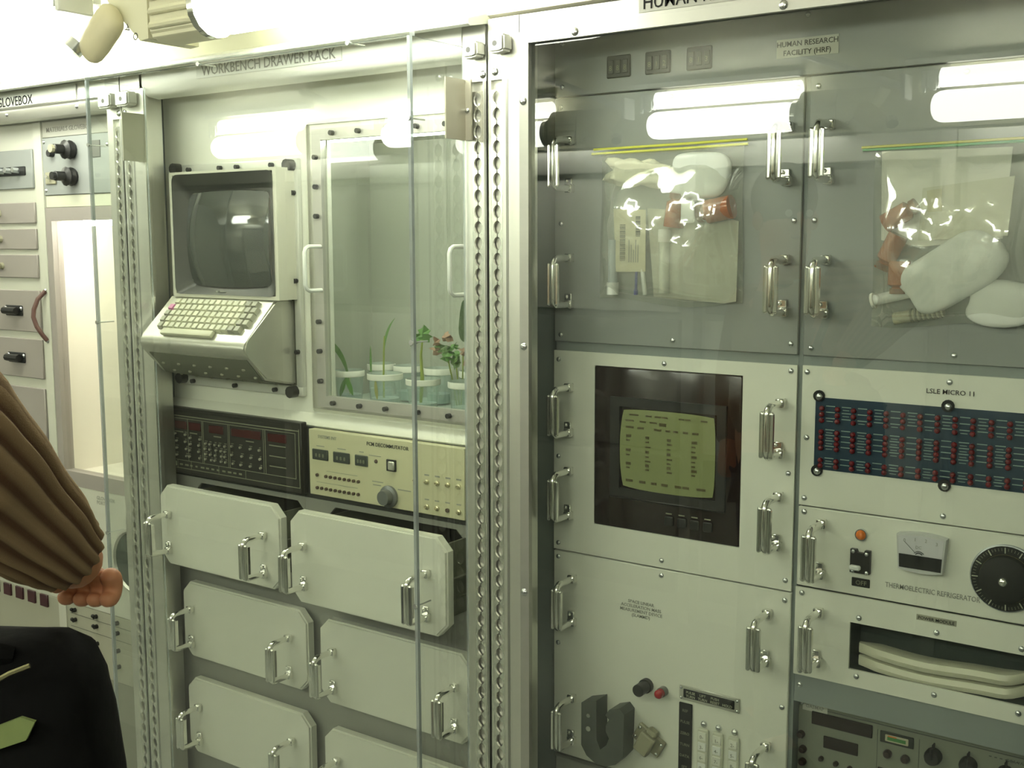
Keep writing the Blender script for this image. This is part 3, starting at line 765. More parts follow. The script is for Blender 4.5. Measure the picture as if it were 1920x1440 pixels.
# ------------------------------------------------------------------ bags with their contents
def bag(name, label, x0, x1, z0, z1, yb, seed, zips, fat):
    """sealed clear pouch: two rumpled films joined at the rim, zip tracks on top"""
    t = thing(name, label, 'plastic bag', ((x0 + x1) / 2, yb, z1), None)
    rnd = random.Random(seed); nx, nz = 26, 26
    b = MB()
    def front(u, v):
        e = (1 - abs(2 * u - 1) ** 6) * (1 - max(0, (2 * v - 1)) ** 4) * (1 - max(0, -(2 * v - 1)) ** 8)
        k = fat * e * (.62 + .38 * math.sin(PI * (1 - v)))
        k += e * (.0028 * math.sin(9 * u + 7 * v + seed) + .0022 * math.sin(17 * u - 13 * v) + .0013 * math.sin(41 * u * v + 23 * v + seed))
        return k
    for side in (0, 1):
        g = []
        for i in range(nx + 1):
            row = []
            for j in range(nz + 1):
                u, v = i / nx, j / nz
                x = x0 + (x1 - x0) * u + .004 * math.sin(5 * v + seed) * (u - .5); z = z0 + (z1 - z0) * v + (.006 * math.sin(6 * u + seed) * (1 - v))
                y = yb - .001 - (front(u, v) if side == 0 else 0)
                row.append(b.b.verts.new((x, y, z)))
            g.append(row)
        for i in range(nx):
            for j in range(nz):
                f = (g[i][j], g[i + 1][j], g[i + 1][j + 1], g[i][j + 1])
                b.b.faces.new(f if side == 0 else f[::-1])
    bmesh.ops.remove_doubles(b.b, verts=b.b.verts, dist=1e-5)
    b.make('film', film, t, ang=80, recalc=False)
    for (zz, m_, dx) in zips:
        MB().tube([(x0 - dx, yb - .004, zz - .001), ((x0 + x1) / 2, yb - .006, zz), (x1 + dx * .4, yb - .004, zz + .002)], .0022, 6).make('zip_track', m_, t)
    return t
YB = 1.798
bag('plastic_bag', 'clear zip bag with yellow zip track holding amber bottles and a card', -1.090, -.812, 1.489, 1.757, YB, 1, [(1.755, yellow, .018), (1.7625, yellow, .014)], .050)
bag('plastic_bag', 'clear zip bag with green and yellow zip holding a white pouch', -.592, -.335, 1.468, 1.741, YB, 4, [(1.7425, mat('ochre zip', (.50, .48, .08), .4), .022), (1.7385, green, .020)], .056)
def amber(x, z, ang, L, r, lab, y=1.781):
    b = MB(); b.lathe([(0, 0), (r, 0), (r, L * .72), (r * .62, L * .80), (r * .62, L * .86)], (0, 0, 0), 14, close=False)
    t = thing('amber_bottle', lab, 'bottle', (x, y, z), 'amber bottles in the bags')
    M = Matrix.Translation((x, y, z)) @ Matrix.Rotation(ang, 4, 'Y') @ Matrix.Translation((0, 0, -L / 2))
    b.xf(M).make('body', ambergl, t)
    MB().lathe([(r * .80, L * .84), (r * .80, L), (0, L)], (0, 0, 0), 14, close=False).xf(M).make('cap', mat('dark amber cap', (.20, .075, .03), .4), t)
amber(-.930, 1.650, math.radians(8), .058, .0180, 'amber bottle in the left bag, the left of two')
amber(-.856, 1.649, math.radians(-100), .062, .0205, 'amber bottle in the left bag, the right of two')
amber(-.546, 1.637, math.radians(60), .055, .0150, 'amber bottle lying at a tilt, highest in the right bag')
amber(-.560, 1.580, math.radians(-155), .058, .0155, 'amber bottle hanging mouth down in the middle of the right bag')
amber(-.545, 1.541, math.radians(180), .050, .0165, 'amber bottle lowest in the right bag, beside the white pouch')
def flat(name, lab, cat, pts, y, th, m, bev=.001):
    b = MB().prism(pts, y, y + th, 'y'); o = b.make(name, m); return tag(o, lab, cat)
def rot_rect(cx, cz, w, h, a):
    ca, sa = math.cos(a), math.sin(a)
    return [(cx + ca * px - sa * pz, cz + sa * px + ca * pz) for px, pz in ((-w / 2, -h / 2), (w / 2, -h / 2), (w / 2, h / 2), (-w / 2, h / 2))]
cardo = flat('instruction_card', 'manila printed card with bar codes in the left bag', 'card', [(-1.048, 1.543), (-.988, 1.544), (-.989, 1.652), (-1.054, 1.655)], 1.7805, .001, manila)
bc = MB()
for k in range(26): bc.box(-1.040, -1.029, 1.7798, 1.7803, 1.563 + k * .0025, 1.5640 + k * .0025 + (k % 3) * .0003)
for k in range(16): bc.box(-1.008, -.999, 1.7798, 1.7803, 1.606 + k * .0022, 1.6070 + k * .0022 + (k % 4) * .0003)
bc.make('bar_code', ink, cardo, kind='stuff')
tl = MB()
for k in range(5): tl.box(-1.022 + k * .0045, -1.0205 + k * .0045, 1.7798, 1.7803, 1.56, 1.600 - (k % 3) * .009)
tl.make('printed_lines', faint, cardo, kind='stuff')
def blob(name, lab, cat, c, r, sc, m, seed, amp=.25, rot=None, seg=24, rings=16, fr=2.2, boxy=.75):
    b = MB().ball((0, 0, 0), 1.0, seg=seg, rings=rings)
    for v in b.b.verts:
        v.co = Vector([math.copysign(abs(q) ** boxy, q) for q in v.co]) * .88
        n = math.sin(fr * 1.3 * v.co.x + seed) * math.sin(fr * v.co.y + 1.7 * seed) + math.sin(fr * 1.7 * v.co.z + 2.3 * seed + v.co.x * 2)
        v.co *= 1 + amp * .5 * n
        v.co = Vector((v.co.x * sc[0] * r, v.co.y * sc[1] * r, v.co.z * sc[2] * r))
    if rot: b.xf(Matrix.Rotation(rot, 4, 'Y'))
    b.xf(Matrix.Translation(c))
    return tag(b.make(name, m, ang=80), lab, cat)
blob('cotton_wad', 'cream cotton wad filling the top left of the left bag', 'cotton', (-1.008, 1.780, 1.716), .05, (1.30, .22, .60), cotton, 2, .45, fr=4.2)
blob('white_pouch', 'white rounded plastic pouch at the top right of the left bag', 'pouch', (-.886, 1.781, 1.708), .05, (1.20, .26, .86), pvc, 5, .16, boxy=.55)
blob('white_pouch', 'large white plastic bottle lying aslant in the right bag', 'pouch', (-.468, 1.778, 1.549), .07, (1.25, .26, .74), pvc, 3, .14, boxy=.6, rot=math.radians(-32))
blob('white_pouch', 'small white folded pouch at the bottom right corner of the right bag', 'pouch', (-.388, 1.783, 1.505), .05, (1.35, .24, .70), pvc, 8, .2)
tag(MB().box(-.909, -.884, 1.757, 1.763, 1.628, 1.664, .004, 2).make('white_tag', pvc), 'small white plastic tag before the amber bottles in the left bag', 'tag')
def vial(x, z0, z1, r, lab, capm, body, y=1.784, cap_low=True):
    t = thing('vial', lab, 'vial', (x, y, z0), None)
    ch = .022
    if cap_low:
        MB().cyl((x, y, z0), (x, y, z0 + ch), r * 1.25, 12).make('cap', capm, t); MB().cyl((x, y, z0 + ch), (x, y, z1), r, 12).make('tube', body, t)
    else:
        MB().cyl((x, y, z1 - ch), (x, y, z1), r * 1.25, 12).make('cap', capm, t); MB().cyl((x, y, z0), (x, y, z1 - ch), r, 12).make('tube', body, t)
tubem = mat('cloudy tube', (.62, .63, .52), .3)
vial(-1.0565, 1.502, 1.60, .0085, 'vial with white cap down at the left edge of the left bag', pvc, mat('pale blue tube', (.42, .47, .50), .3))
vial(-.953, 1.507, 1.618, .0090, 'vial with white cap up in the middle of the left bag', paper, tubem, cap_low=False)
tag(MB().cyl((-1.0085, 1.784, 1.503), (-1.0075, 1.784, 1.560), .0025, 8).cyl((-1.0085, 1.784, 1.503), (-1.0085, 1.784, 1.512), .004, 8).make('blue_pen', blue), 'thin blue stick under the manila card in the left bag', 'stick')
tag(MB().cyl((-.990, 1.784, 1.503), (-.996, 1.784, 1.548), .004, 8).make('white_stick', pvc), 'thin white stick beside the blue one in the left bag', 'stick')
flat('paper_sheet', 'crumpled pale paper filling the bottom right of the left bag', 'paper', [(-.975, 1.500), (-.84, 1.492), (-.818, 1.496), (-.816, 1.63), (-.87, 1.645), (-.99, 1.655)], 1.7885, .001, mat('dull paper', (.46, .46, .37), .8, noise=.12, scale=30))
flat('paper_sheet', 'tall white printed sheet at the left of the right bag', 'paper', [(-.578, 1.598), (-.515, 1.588), (-.40, 1.60), (-.392, 1.732), (-.582, 1.734)], 1.7925, .0012, paper)
flat('envelope', 'cream envelope in the middle of the right bag', 'envelope', [(-.520, 1.597), (-.392, 1.604), (-.386, 1.690), (-.516, 1.676)], 1.7860, .004, mat('cream envelope', (.66, .65, .52), .6, noise=.05, scale=14))
flat('manila_strip', 'narrow manila strip in front of the cream envelope', 'strip', [(-.507, 1.640), (-.486, 1.641), (-.487, 1.675), (-.509, 1.672)], 1.7835, .001, manila)
t = thing('syringe', 'white syringe lying across the lower left of the right bag', 'syringe', (-.55, 1.784, 1.512))
MB().cyl((-.584, 1.784, 1.5045), (-.512, 1.784, 1.5225), .0085, 12).make('barrel', pvc, t); MB().cyl((-.586, 1.784, 1.5035), (-.582, 1.784, 1.5045), .0125, 12).make('flange', paper, t)
t = thing('spring_coil', 'coiled grey tube at the bottom of the right bag', 'coil', (-.51, 1.786, 1.484))
MB().cyl((-.552, 1.788, 1.477), (-.478, 1.788, 1.492), .0095, 12).make('tube', mat('beige tube', (.50, .49, .36), .5), t)
cb = MB()
for k in range(7):
    x = -.526 + k * .007; cb.lathe([(.0095, -.0015), (.0112, 0), (.0095, .0015)], (0, 0, 0), 12, close=False).xf(Matrix.Identity(4)) if False else cb.cyl((x, 1.788, 1.4823 + k * .0014), (x + .003, 1.788, 1.4829 + k * .0014), .0112, 12)
cb.make('winding', mat('grey winding', (.24, .24, .19), .5), t)

# ------------------------------------------------------------------ drawer rack (middle)
R2 = thing('equipment_rack', 'aluminium rack frame in the middle, headed WORKBENCH DRAWER RACK', 'rack', (-1.77, 1.72, 0))
post(R2, -1.2965, -1.2455, -1.2655, 1.880, groove=-1.2480)
post(R2, -2.2925, -2.2380, -2.2745, 1.880, groove=-2.2555)
MB().box(-2.238, -2.222, 1.660, 1.715, 0, 1.985).make('post_edge', alu, R2)
MB().box(-2.2215, -2.2105, 1.657, 1.668, 0, 1.985).make('post_edge', alu, R2)
screws(R2, 1.66, [(-1.2530, 1.8915), (-2.2830, 1.893)], BIGSCREW)
corner_block(R2, -1.2785, -1.2460, 1.918, 1.946, 1.632)
corner_block(R2, -2.2810, -2.2330, 1.904, 1.936, 1.632)
hd = MB()
hd.prism([(1.700, 1.985), (1.655, 1.985), (1.655, 1.950), (1.657, 1.940), (1.663, 1.930), (1.672, 1.924), (1.700, 1.921)], -2.2105, -1.2965, 'x')
hd.make('header', mat('pale header enamel', (.68, .69, .62), .3, noise=.03, scale=6), R2)
MB().prism([(-2.2925, 1.942), (-2.2015, 1.942), (-2.2015, 1.985), (-2.2925, 1.985)], 1.6570, 1.66, 'y').make('cap_plate', alul, R2)
MB().prism([(-1.2965, 1.942), (-1.2455, 1.942), (-1.2455, 1.985), (-1.2965, 1.985)], 1.6570, 1.66, 'y').make('cap_plate', alul, R2)
MB().box(-2.02, -1.590, 1.6538, 1.6552, 1.9465, 1.975).make('name_plate', mat('pale name strip', (.56, .58, .52), .5), R2)
text('WORKBENCH DRAWER RACK', -1.6055, 1.9515, 1.6538, .0300, mat('washed ink', (.20, .20, .18), .8, spec=.1), R2, 'RIGHT', sx=.96)
MB().box(-2.2785, -2.2715, 1.716, 1.95, .1, 1.985).make('side_wall', mat('blue grey enamel', (.24, .29, .30), .45, noise=.04, scale=6), R2)
MB().box(-1.290, -1.285, 1.716, 1.95, .1, 1.985).make('side_wall', greyd, R2)
MB().box(-2.2715, -1.29, 2.20, 2.24, .1, 1.985).make('back_wall', greyd, R2)
# white upper board with the window cut out and a rolled lower lip
wp = panel_with_hole(-2.268, -1.295, 1.210, 1.985, 1.755, -1.735, -1.355, 1.265, 1.812, .010)
wp.make('upper_board', white, R2)
MB().prism([(1.765, 1.232), (1.754, 1.226), (1.742, 1.214), (1.736, 1.203), (1.740, 1.199), (1.765, 1.199)], -2.268, -1.295, 'x').make('board_lip', white, R2)
MB().box(-2.268, -1.295, 1.737, 1.747, 1.030, 1.198).make('instrument_bay', mat('near black bay', (.03, .032, .028), .6), R2)

# computer terminal
t = thing('computer_terminal', 'built-in computer terminal with dark screen and sloping keyboard', 'computer', (-2.01, 1.74, 1.27))
fb = MB().box(-2.217, -1.812, 1.742, 1.7545, 1.750, 1.775, .003, 2).box(-2.217, -1.812, 1.742, 1.7545, 1.262, 1.284, .003, 2).box(-2.217, -2.198, 1.742, 1.7545, 1.28, 1.752).box(-1.832, -1.812, 1.742, 1.7545, 1.28, 1.752, .003, 2)
fro = fb.make('mounting_frame', mat('light grey clamp', (.60, .61, .55), .35, .3), t)
for x, z in ((-2.203, 1.766), (-1.828, 1.760), (-2.210, 1.278), (-1.836, 1.272)): inst(KNURL, 'corner_knob', fro, (x, 1.744, z))
screws(fro, 1.742, [(-2.162, 1.763), (-2.055, 1.763), (-1.998, 1.763), (-1.887, 1.763), (-1.822, 1.702), (-1.822, 1.514), (-1.822, 1.36), (-2.176, 1.272), (-2.028, 1.272), (-1.896, 1.272)], BOLT, 'bolt')
hs = panel_with_hole(-2.173, -1.822, 1.474, 1.7545, 1.690, -2.162, -1.833, 1.482, 1.7480, .055)
hs.make('housing', mat('cream terminal casing', (.60, .60, .50), .35), t)
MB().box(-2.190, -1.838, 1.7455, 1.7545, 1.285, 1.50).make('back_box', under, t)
# deep dark bezel funnel and the tube
fn = MB()
A = rrect(-2.163, -1.832, 1.481, 1.749, .016); B_ = rrect(-2.135, -1.868, 1.500, 1.708, .020)
va = [fn.b.verts.new((x, 1.6885, z)) for x, z in A]; vb = [fn.b.verts.new((x, 1.715, z)) for x, z in B_]
for i in range(len(A)): fn.b.faces.new((va[i], va[(i + 1) % len(A)], vb[(i + 1) % len(A)], vb[i]))
fn.make('bezel', bezel, t, ang=60)
crt_face(-2.137, -1.866, 1.498, 1.710, 1.716, .022, sag=.03, nx=20, nz=16).make('screen', crtoff, t, ang=80, recalc=False)
MB().box(-2.030, -2.022, 1.694, 1.700, 1.486, 1.490).make('logo_mark', faint, t); MB().box(-2.019, -2.000, 1.694, 1.700, 1.487, 1.4885).make('logo_text', faint, t)
# keyboard wedge: section in y,z
kb = MB()
prof = [(1.7455, 1.474), (1.696, 1.474), (1.613, 1.392), (1.606, 1.384), (1.603, 1.374), (1.606, 1.364), (1.614, 1.357), (1.632, 1.338), (1.662, 1.304), (1.7455, 1.286)]
kb.prism(prof, -2.190, -1.838, 'x')
bmesh.ops.bevel(kb.b, geom=[e for e in kb.b.edges if abs(e.verts[0].co.x - e.verts[1].co.x) < 1e-6 and max(v.co.z for v in e.verts) < 1.48 and min(v.co.y for v in e.verts) < 1.70], offset=.004, segments=2, affect='EDGES')
kbo = kb.make('keyboard', satin, t)
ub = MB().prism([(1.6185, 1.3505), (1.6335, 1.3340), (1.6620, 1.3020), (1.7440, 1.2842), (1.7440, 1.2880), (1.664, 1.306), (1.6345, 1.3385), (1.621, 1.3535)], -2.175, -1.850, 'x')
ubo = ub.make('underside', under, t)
vt = MB().ball((0, 0, 0), .0042, (1.4, .5, .8), 8, 6).mesh('vent', mat('vent boss', (.26, .26, .19), .4))
for r_, (y, z) in enumerate(((1.640, 1.3255), (1.655, 1.3085), (1.69, 1.296), (1.715, 1.2905))):
    for k in range(6): inst(vt, 'vent', ubo, (-2.155 + k * .054 + (r_ % 2) * .02, y, z))
# keys lie on the slope
sl0 = Vector((0, 1.690, 1.4680)); sl1 = Vector((0, 1.620, 1.3990)); sd = (sl1 - sl0).normalized(); nrm = Vector((0, -sd.z, sd.y)) * -1
nrm = Vector((0, sd.z, -sd.y)); 
if nrm.z < 0: nrm = -nrm
ang = math.atan2(-sd.z, -sd.y)
KM = {}
for nm, m_ in (('k', keycap), ('g', keyshade), ('p', pinkkey)):
    b = MB(); r = bmesh.ops.create_cube(b.b, size=1)
    for v in b.b.verts:
        s_ = .78 if v.co.z > 0 else 1.0
        v.co = Vector((v.co.x * .0172 * s_, v.co.y * .0165 * s_, v.co.z * .010 + .005))
    KM[nm] = b.mesh('key', m_)
kw = .0196
for row in range(5):
    p = sl0 + sd * (.012 + row * .0178)
    ncol = (14, 15, 15, 15, 14)[row]; x0 = (-2.137, -2.147, -2.147, -2.147, -2.142)[row]
    for k in range(ncol):
        w = 'k'
        if row == 1 and k == 0: w = 'p'
        elif k == 0 and row > 1 or k >= ncol - 2: w = 'g'
        inst(KM[w], 'key', kbo, (x0 + k * kw + row * .001, p.y, p.z), rot=(ang, 0, 0))
sb = MB().box(-.085, .085, -.0085, .0085, 0, .010, .003, 2).mesh('space_bar', keycap)
p = sl0 + sd * (.012 + 5 * .0178)
inst(sb, 'space_bar', kbo, (-2.035, p.y, p.z), rot=(ang, 0, 0))

# plant growth chamber
t = thing('plant_chamber', 'plant growth chamber window with bolted aluminium frame and small handles', 'chamber', (-1.56, 1.75, 1.24))
of = panel_with_hole(-1.784, -1.315, 1.236, 1.846, 1.745, -1.737, -1.350, 1.269, 1.8085, .0098)
of.make('outer_frame', satin, t)
cf = panel_with_hole(-1.762, -1.335, 1.246, 1.831, 1.737, -1.7365, -1.3505, 1.2695, 1.808, .008)
cfo = cf.make('clamp_frame', mat('clamp aluminium', (.52, .51, .47), .4, .6), t)
for z in (1.785, 1.773, 1.712, 1.651, 1.429, 1.366, 1.302)[1:]: inst(BOLT, 'bolt', cfo, (-1.7490, 1.737, z))
for x in (-1.700, -1.626, -1.549, -1.471, -1.398): inst(BOLT, 'bolt', cfo, (x, 1.737, 1.8205))
for x in (-1.713, -1.637, -1.564, -1.478, -1.398): inst(BOLT, 'bolt', cfo, (x, 1.737, 1.2570))
bev = MB()
def frame_bevel(x0, x1, z0, z1, y0, y1, d):
    a = [(x0, z0), (x1, z0), (x1, z1), (x0, z1)]; c = [(x0 + d, z0 + d), (x1 - d, z0 + d), (x1 - d, z1 - d), (x0 + d, z1 - d)]
    va = [bev.b.verts.new((x, y0, z)) for x, z in a]; vb = [bev.b.verts.new((x, y1, z)) for x, z in c]
    for i in range(4): bev.b.faces.new((va[i], va[(i + 1) % 4], vb[(i + 1) % 4], vb[i]))
frame_bevel(-1.790, -1.309, 1.230, 1.852, 1.7545, 1.7395, .010)
bev.make('frame_edge', white, t)
for x in (-1.743, -1.357):
    MB().tube([(x, 1.737, 1.588), (x, 1.702, 1.588), (x, 1.694, 1.584), (x, 1.690, 1.576), (x, 1.690, 1.508), (x, 1.694, 1.500), (x, 1.702, 1.496), (x, 1.737, 1.496)], .0045, 8).make('pull_handle', pvc, t)
ch = MB()
X0, X1, Z0, Z1, YB2 = -1.86, -1.335, 1.238, 1.825, 2.02
ch.box(X0, X1, YB2, YB2 + .006, Z0, Z1).box(X0 - .006, X0, 1.766, YB2 + .006, Z0, Z1).box(X1, X1 + .006, 1.766, YB2 + .006, Z0, Z1).box(X0, X1, 1.766, YB2, Z1, Z1 + .006)
ch.make('lining', chamber, t)
MB().box(X0, X1, 1.7665, YB2, Z0 - .006, Z0).make('chamber_floor', chfloor, t)
MB().cyl((-1.82, 1.80, 1.8155), (-1.37, 1.80, 1.8155), .007, 8).make('lamp_tube', mat('added chamber fill light', (.9, .9, .85), .4, emit=10.0, ecol=(.97, 1.0, .86)), t)  # unseen tube, added behind the frame top to brighten the chamber
MB().box(-1.737, -1.350, 1.7500, 1.7535, 1.2690, 1.8085).make('window_pane', pane, t, smooth=False)

def beaker(x, y, r, h, lab, band=True, z0=1.238):
    t = thing('beaker', lab, 'beaker', (x, y, z0), 'clear beakers on the chamber floor')
    MB().lathe([(r * .82, 0), (r * .98, h * .98), (r * 1.02, h), (r * .97, h), (r * .93, h * .97), (r * .78, .004), (0, .004)], (x, y, z0), 20, close=False).make('cup', glass, t, recalc=False)
    if band: MB().lathe([(r * .985, h * .82), (r * 1.035, h * .84), (r * 1.035, h * .98), (r * 1.0, h)], (x, y, z0), 20, close=False).make('label_band', paper, t)
    MB().lathe([(0, .0045), (r * .77, .0045), (r * .80, h * .30), (0, h * .30)], (x, y, z0), 16, close=False).make('gel', water, t)
    return t
FR = [(-1.766, 1.84, .033, .077), (-1.660, 1.84, .038, .077), (-1.544, 1.83, .036, .074), (-1.430, 1.83, .036, .076)]
for k, (x, y, r, h) in enumerate(FR):
    beaker(x, y, r, h, ('front beaker at the left, a leaf drooping behind its glass', 'front beaker with a tall thin grass stem', 'front beaker with the lobed leaf plant', 'front beaker at the right edge, under the big dark leaf')[k])
for k, (x, y) in enumerate(((-1.770, 1.95), (-1.690, 1.95), (-1.600, 1.95), (-1.500, 1.95))):
    beaker(x, y, .032, .082, 'back row beaker, %s from the left' % ('first', 'second', 'third', 'fourth')[k])
def blade(pts, w, nrm=(1, 0, .3)):
    n = Vector(nrm).normalized(); P_ = [Vector(p) for p in pts]; N = len(P_)
    L = []; R = []
    for i, p in enumerate(P_):
        k = w * (math.sin(PI * (i + .15) / (N - 1 + .3)) ** .7)
        L.append(p - n * k); R.append(p + n * k)
    return L, R
def curve3(a, b, c, n=9):
    a, b, c = Vector(a), Vector(b), Vector(c)
    return [a * (1 - t) ** 2 + b * 2 * t * (1 - t) + c * t * t for t in [i / (n - 1) for i in range(n)]]
# 1 drooping strap leaf
t = thing('plant', 'strap leaf plant arching left out of the leftmost beaker', 'plant', (-1.766, 1.84, 1.25), 'seedlings in beakers')
MB().strip(*blade(curve3((-1.765, 1.838, 1.29), (-1.776, 1.835, 1.372), (-1.850, 1.825, 1.388)), .0075, (.5, 0, .8))).make('leaf', leaf, t)
MB().strip(*blade(curve3((-1.752, 1.812, 1.300), (-1.757, 1.810, 1.285), (-1.768, 1.812, 1.258)), .0085)).make('leaf', leaf, t)
MB().strip(*blade(curve3((-1.750, 1.812, 1.302), (-1.738, 1.808, 1.29), (-1.728, 1.810, 1.264)), .0075)).make('leaf', leaf, t)
MB().tube(curve3((-1.765, 1.84, 1.244), (-1.76, 1.835, 1.27), (-1.764, 1.838, 1.30)), .002, 6).make('stem', stem, t)
t = thing('plant', 'tall thin grass seedling with a shorter shoot in the second beaker', 'plant', (-1.66, 1.84, 1.25), 'seedlings in beakers')
MB().strip(*blade(curve3((-1.662, 1.84, 1.36), (-1.656, 1.838, 1.41), (-1.624, 1.835, 1.436)), .0042)).make('leaf', leaf, t)
MB().tube([(-1.664, 1.84, 1.248), (-1.664, 1.84, 1.31), (-1.662, 1.84, 1.365), (-1.658, 1.839, 1.395)], .0022, 6).make('stem', stem, t)
MB().strip(*blade(curve3((-1.700, 1.84, 1.30), (-1.702, 1.84, 1.34), (-1.699, 1.838, 1.372)), .0034)).make('leaf', leaf, t)
MB().strip(*blade(curve3((-1.655, 1.803, 1.305), (-1.652, 1.802, 1.28), (-1.649, 1.802, 1.262)), .005)).make('leaf', mat('yellow green leaf', (.24, .25, .05), .5), t)
t = thing('plant', 'seedling with one crumpled dark green lobed leaf on a yellow stem', 'plant', (-1.545, 1.83, 1.25), 'seedlings in beakers')
MB().tube([(-1.552, 1.83, 1.248), (-1.546, 1.83, 1.31), (-1.547, 1.828, 1.36), (-1.541, 1.826, 1.395)], [.003, .0042, .003, .002], 6).make('stem', stem, t)
def crumpled(cx, cy, cz, w, h, seed, n=16):
    b = MB(); rnd = random.Random(seed); c = b.b.verts.new((cx, cy - .006, cz)); vs = []
    for k in range(n):
        a = 2 * PI * k / n; rr = 1 if k % 2 else .74
        vs.append(b.b.verts.new((cx + w * rr * math.cos(a), cy + rnd.uniform(-.010, .010), cz + h * rr * math.sin(a) + rnd.uniform(-.002, .002))))
    for k in range(n): b.b.faces.new((c, vs[k], vs[(k + 1) % n]))
    return b
crumpled(-1.536, 1.826, 1.407, .022, .020, 3).make('leaf', leaf, t); crumpled(-1.548, 1.818, 1.398, .012, .010, 5).make('leaf', leaf, t)
MB().tube([(-1.541, 1.826, 1.392), (-1.560, 1.824, 1.384), (-1.572, 1.824, 1.379)], .0012, 5).make('stem', leafd, t)
t = thing('plant', 'bushy plant with pink veined leaves right of the lobed leaf', 'plant', (-1.475, 1.86, 1.25), 'seedlings in beakers')
for k in range(13):
    rnd = random.Random(k + 40); x = -1.480 + rnd.uniform(-.034, .04); z = 1.372 + rnd.uniform(-.026, .036); y = 1.85 + rnd.uniform(-.02, .02)
    crumpled(x, y, z, rnd.uniform(.011, .02), rnd.uniform(.008, .015), k, 12).make('leaf', pinkleaf if k % 3 == 0 else (leaf if k % 3 == 1 else mat('mid leaf', (.08, .17, .035), .5, noise=.3, scale=30)), t)
for dx in (-.012, .002, .015): MB().tube([(-1.472 + dx * .3, 1.86, 1.248), (-1.475 + dx, 1.858, 1.31), (-1.48 + dx * 1.6, 1.855, 1.365)], .0016, 5).make('stem', stem, t)
t = thing('plant', 'plant with one big dark oval leaf at the right edge of the window', 'plant', (-1.43, 1.84, 1.25), 'seedlings in beakers')
b = MB(); c0 = Vector((-1.432, 1.835, 1.437)); vs = []
for k in range(18):
    a = 2 * PI * k / 18; vs.append(b.b.verts.new((c0.x + .022 * math.cos(a) * (1 + .25 * math.sin(a) * -1), c0.y + .005 * math.cos(2 * a), c0.z + .043 * math.sin(a))))
cv_ = b.b.verts.new((c0.x, c0.y - .004, c0.z))
for k in range(18): b.b.faces.new((cv_, vs[k], vs[(k + 1) % 18]))
b.make('leaf', leafd, t)
MB().tube([(-1.43, 1.835, 1.248), (-1.431, 1.836, 1.34), (-1.432, 1.8365, 1.40)], .0024, 6).make('stem', stem, t)

# telemetry unit (black) and decommutator (khaki)
YT = 1.718
t = thing('telemetry_unit', 'black instrument with pale outlines and dark red display windows', 'instrument', (-2.03, YT, 1.05))
MB().box(-2.265, -1.797, YT, 1.737, 1.050, 1.209, .002).make('face', blackp, t)
pr = MB()
def pline(x0, z0, x1, z1, w=.0009):
    if abs(x1 - x0) > abs(z1 - z0): pr.box(x0, x1, YT - .0006, YT + .0002, z0 - w, z0 + w)
    else: pr.box(x0 - w, x0 + w, YT - .0006, YT + .0002, min(z0, z1), max(z0, z1))
Zt, Zb, Zm = 1.1895, 1.0635, 1.083
pline(-2.254, Zt, -1.803, Zt, .0010); pline(-2.250, Zb, -1.803, Zb, .0008); pline(-1.8035, Zb, -1.8035, Zt + .004)
pline(-2.226, Zt - .006, -1.815, Zt - .006, .0006)
for x in (-2.226, -2.176, -2.1255, -2.1205, -2.0345, -2.0295, -1.9165, -1.9105, -1.815): pline(x, Zm, x, Zt - .006, .0006)
pline(-2.226, Zm, -1.815, Zm, .0006)
for x in (-2.217, -2.168, -2.070, -1.978): pline(x, Zb, x, Zm, .0006)
pr.make('printed_lines', dimline, t)['kind'] = 'stuff'
for x0, x1 in ((-2.222, -2.18), (-2.171, -2.129), (-2.10, -2.05), (-2.022, -1.924), (-1.902, -1.842)):
    MB().box(x0, x1, YT - .0015, YT + .001, 1.158, 1.177, .001).make('display_window', redwin, t)
MB().box(-2.2485, -2.2405, YT - .001, YT + .001, 1.118, 1.152).make('red_mark', redbtn, t)
MB().box(-2.246, -2.221, YT - .001, YT + .001, 1.0675, 1.079).make('white_tag', line, t)
ks = MB().cyl((0, 0, 0), (0, -.005, 0), .0028, 6).mesh('switch', mat('pale toggle', (.36, .36, .28), .35))
rnd = random.Random(5); sm = MB()
for (xa, xb, za, zb, nx, nz) in ((-2.218, -2.184, 1.095, 1.146, 2, 4), (-2.168, -2.134, 1.095, 1.140, 2, 4), (-2.112, -2.042, 1.095, 1.132, 5, 4), (-2.02, -1.926, 1.095, 1.135, 4, 3)):
    for i in range(nx):
        for j in range(nz):
            x = xa + (xb - xa) * i / max(1, nx - 1) + rnd.uniform(-.003, .003); z = za + (zb - za) * j / max(1, nz - 1)
            inst(ks, 'switch', t, (x, YT, z)); w = rnd.uniform(.002, .005); sm.box(x - w, x + w, YT - .0006, YT + .0002, z + .0048, z + .0062)
for z in (1.150, 1.126, 1.103): sm.box(-1.898, -1.846, YT - .0006, YT + .0002, z - .001, z + .001)
for x in (-2.205, -2.155, -2.07, -1.96): sm.box(x - .014, x + .012, YT - .0006, YT + .0002, 1.150, 1.1525)
for k in range(12): sm.box(-2.21 + k * .019, -2.203 + k * .019 + rnd.uniform(0, .006), YT - .0006, YT + .0002, 1.0705, 1.0745)
sm.make('legend_print', dimline, t)['kind'] = 'stuff'
t = thing('decommutator', 'khaki instrument lettered PCM DECOMMUTATOR with grey knob and dark counters', 'instrument', (-1.56, YT, 1.055))
MB().box(-1.773, -1.3475, YT, 1.737, 1.056, 1.1985, .001).make('face', khaki, t)
text('SYSTEMS INT', -1.745, 1.1815, YT, .0095, faint, t); text('PCM DECOMMUTATOR', -1.604, 1.1800, YT, .0110, ink, t, sx=.98)
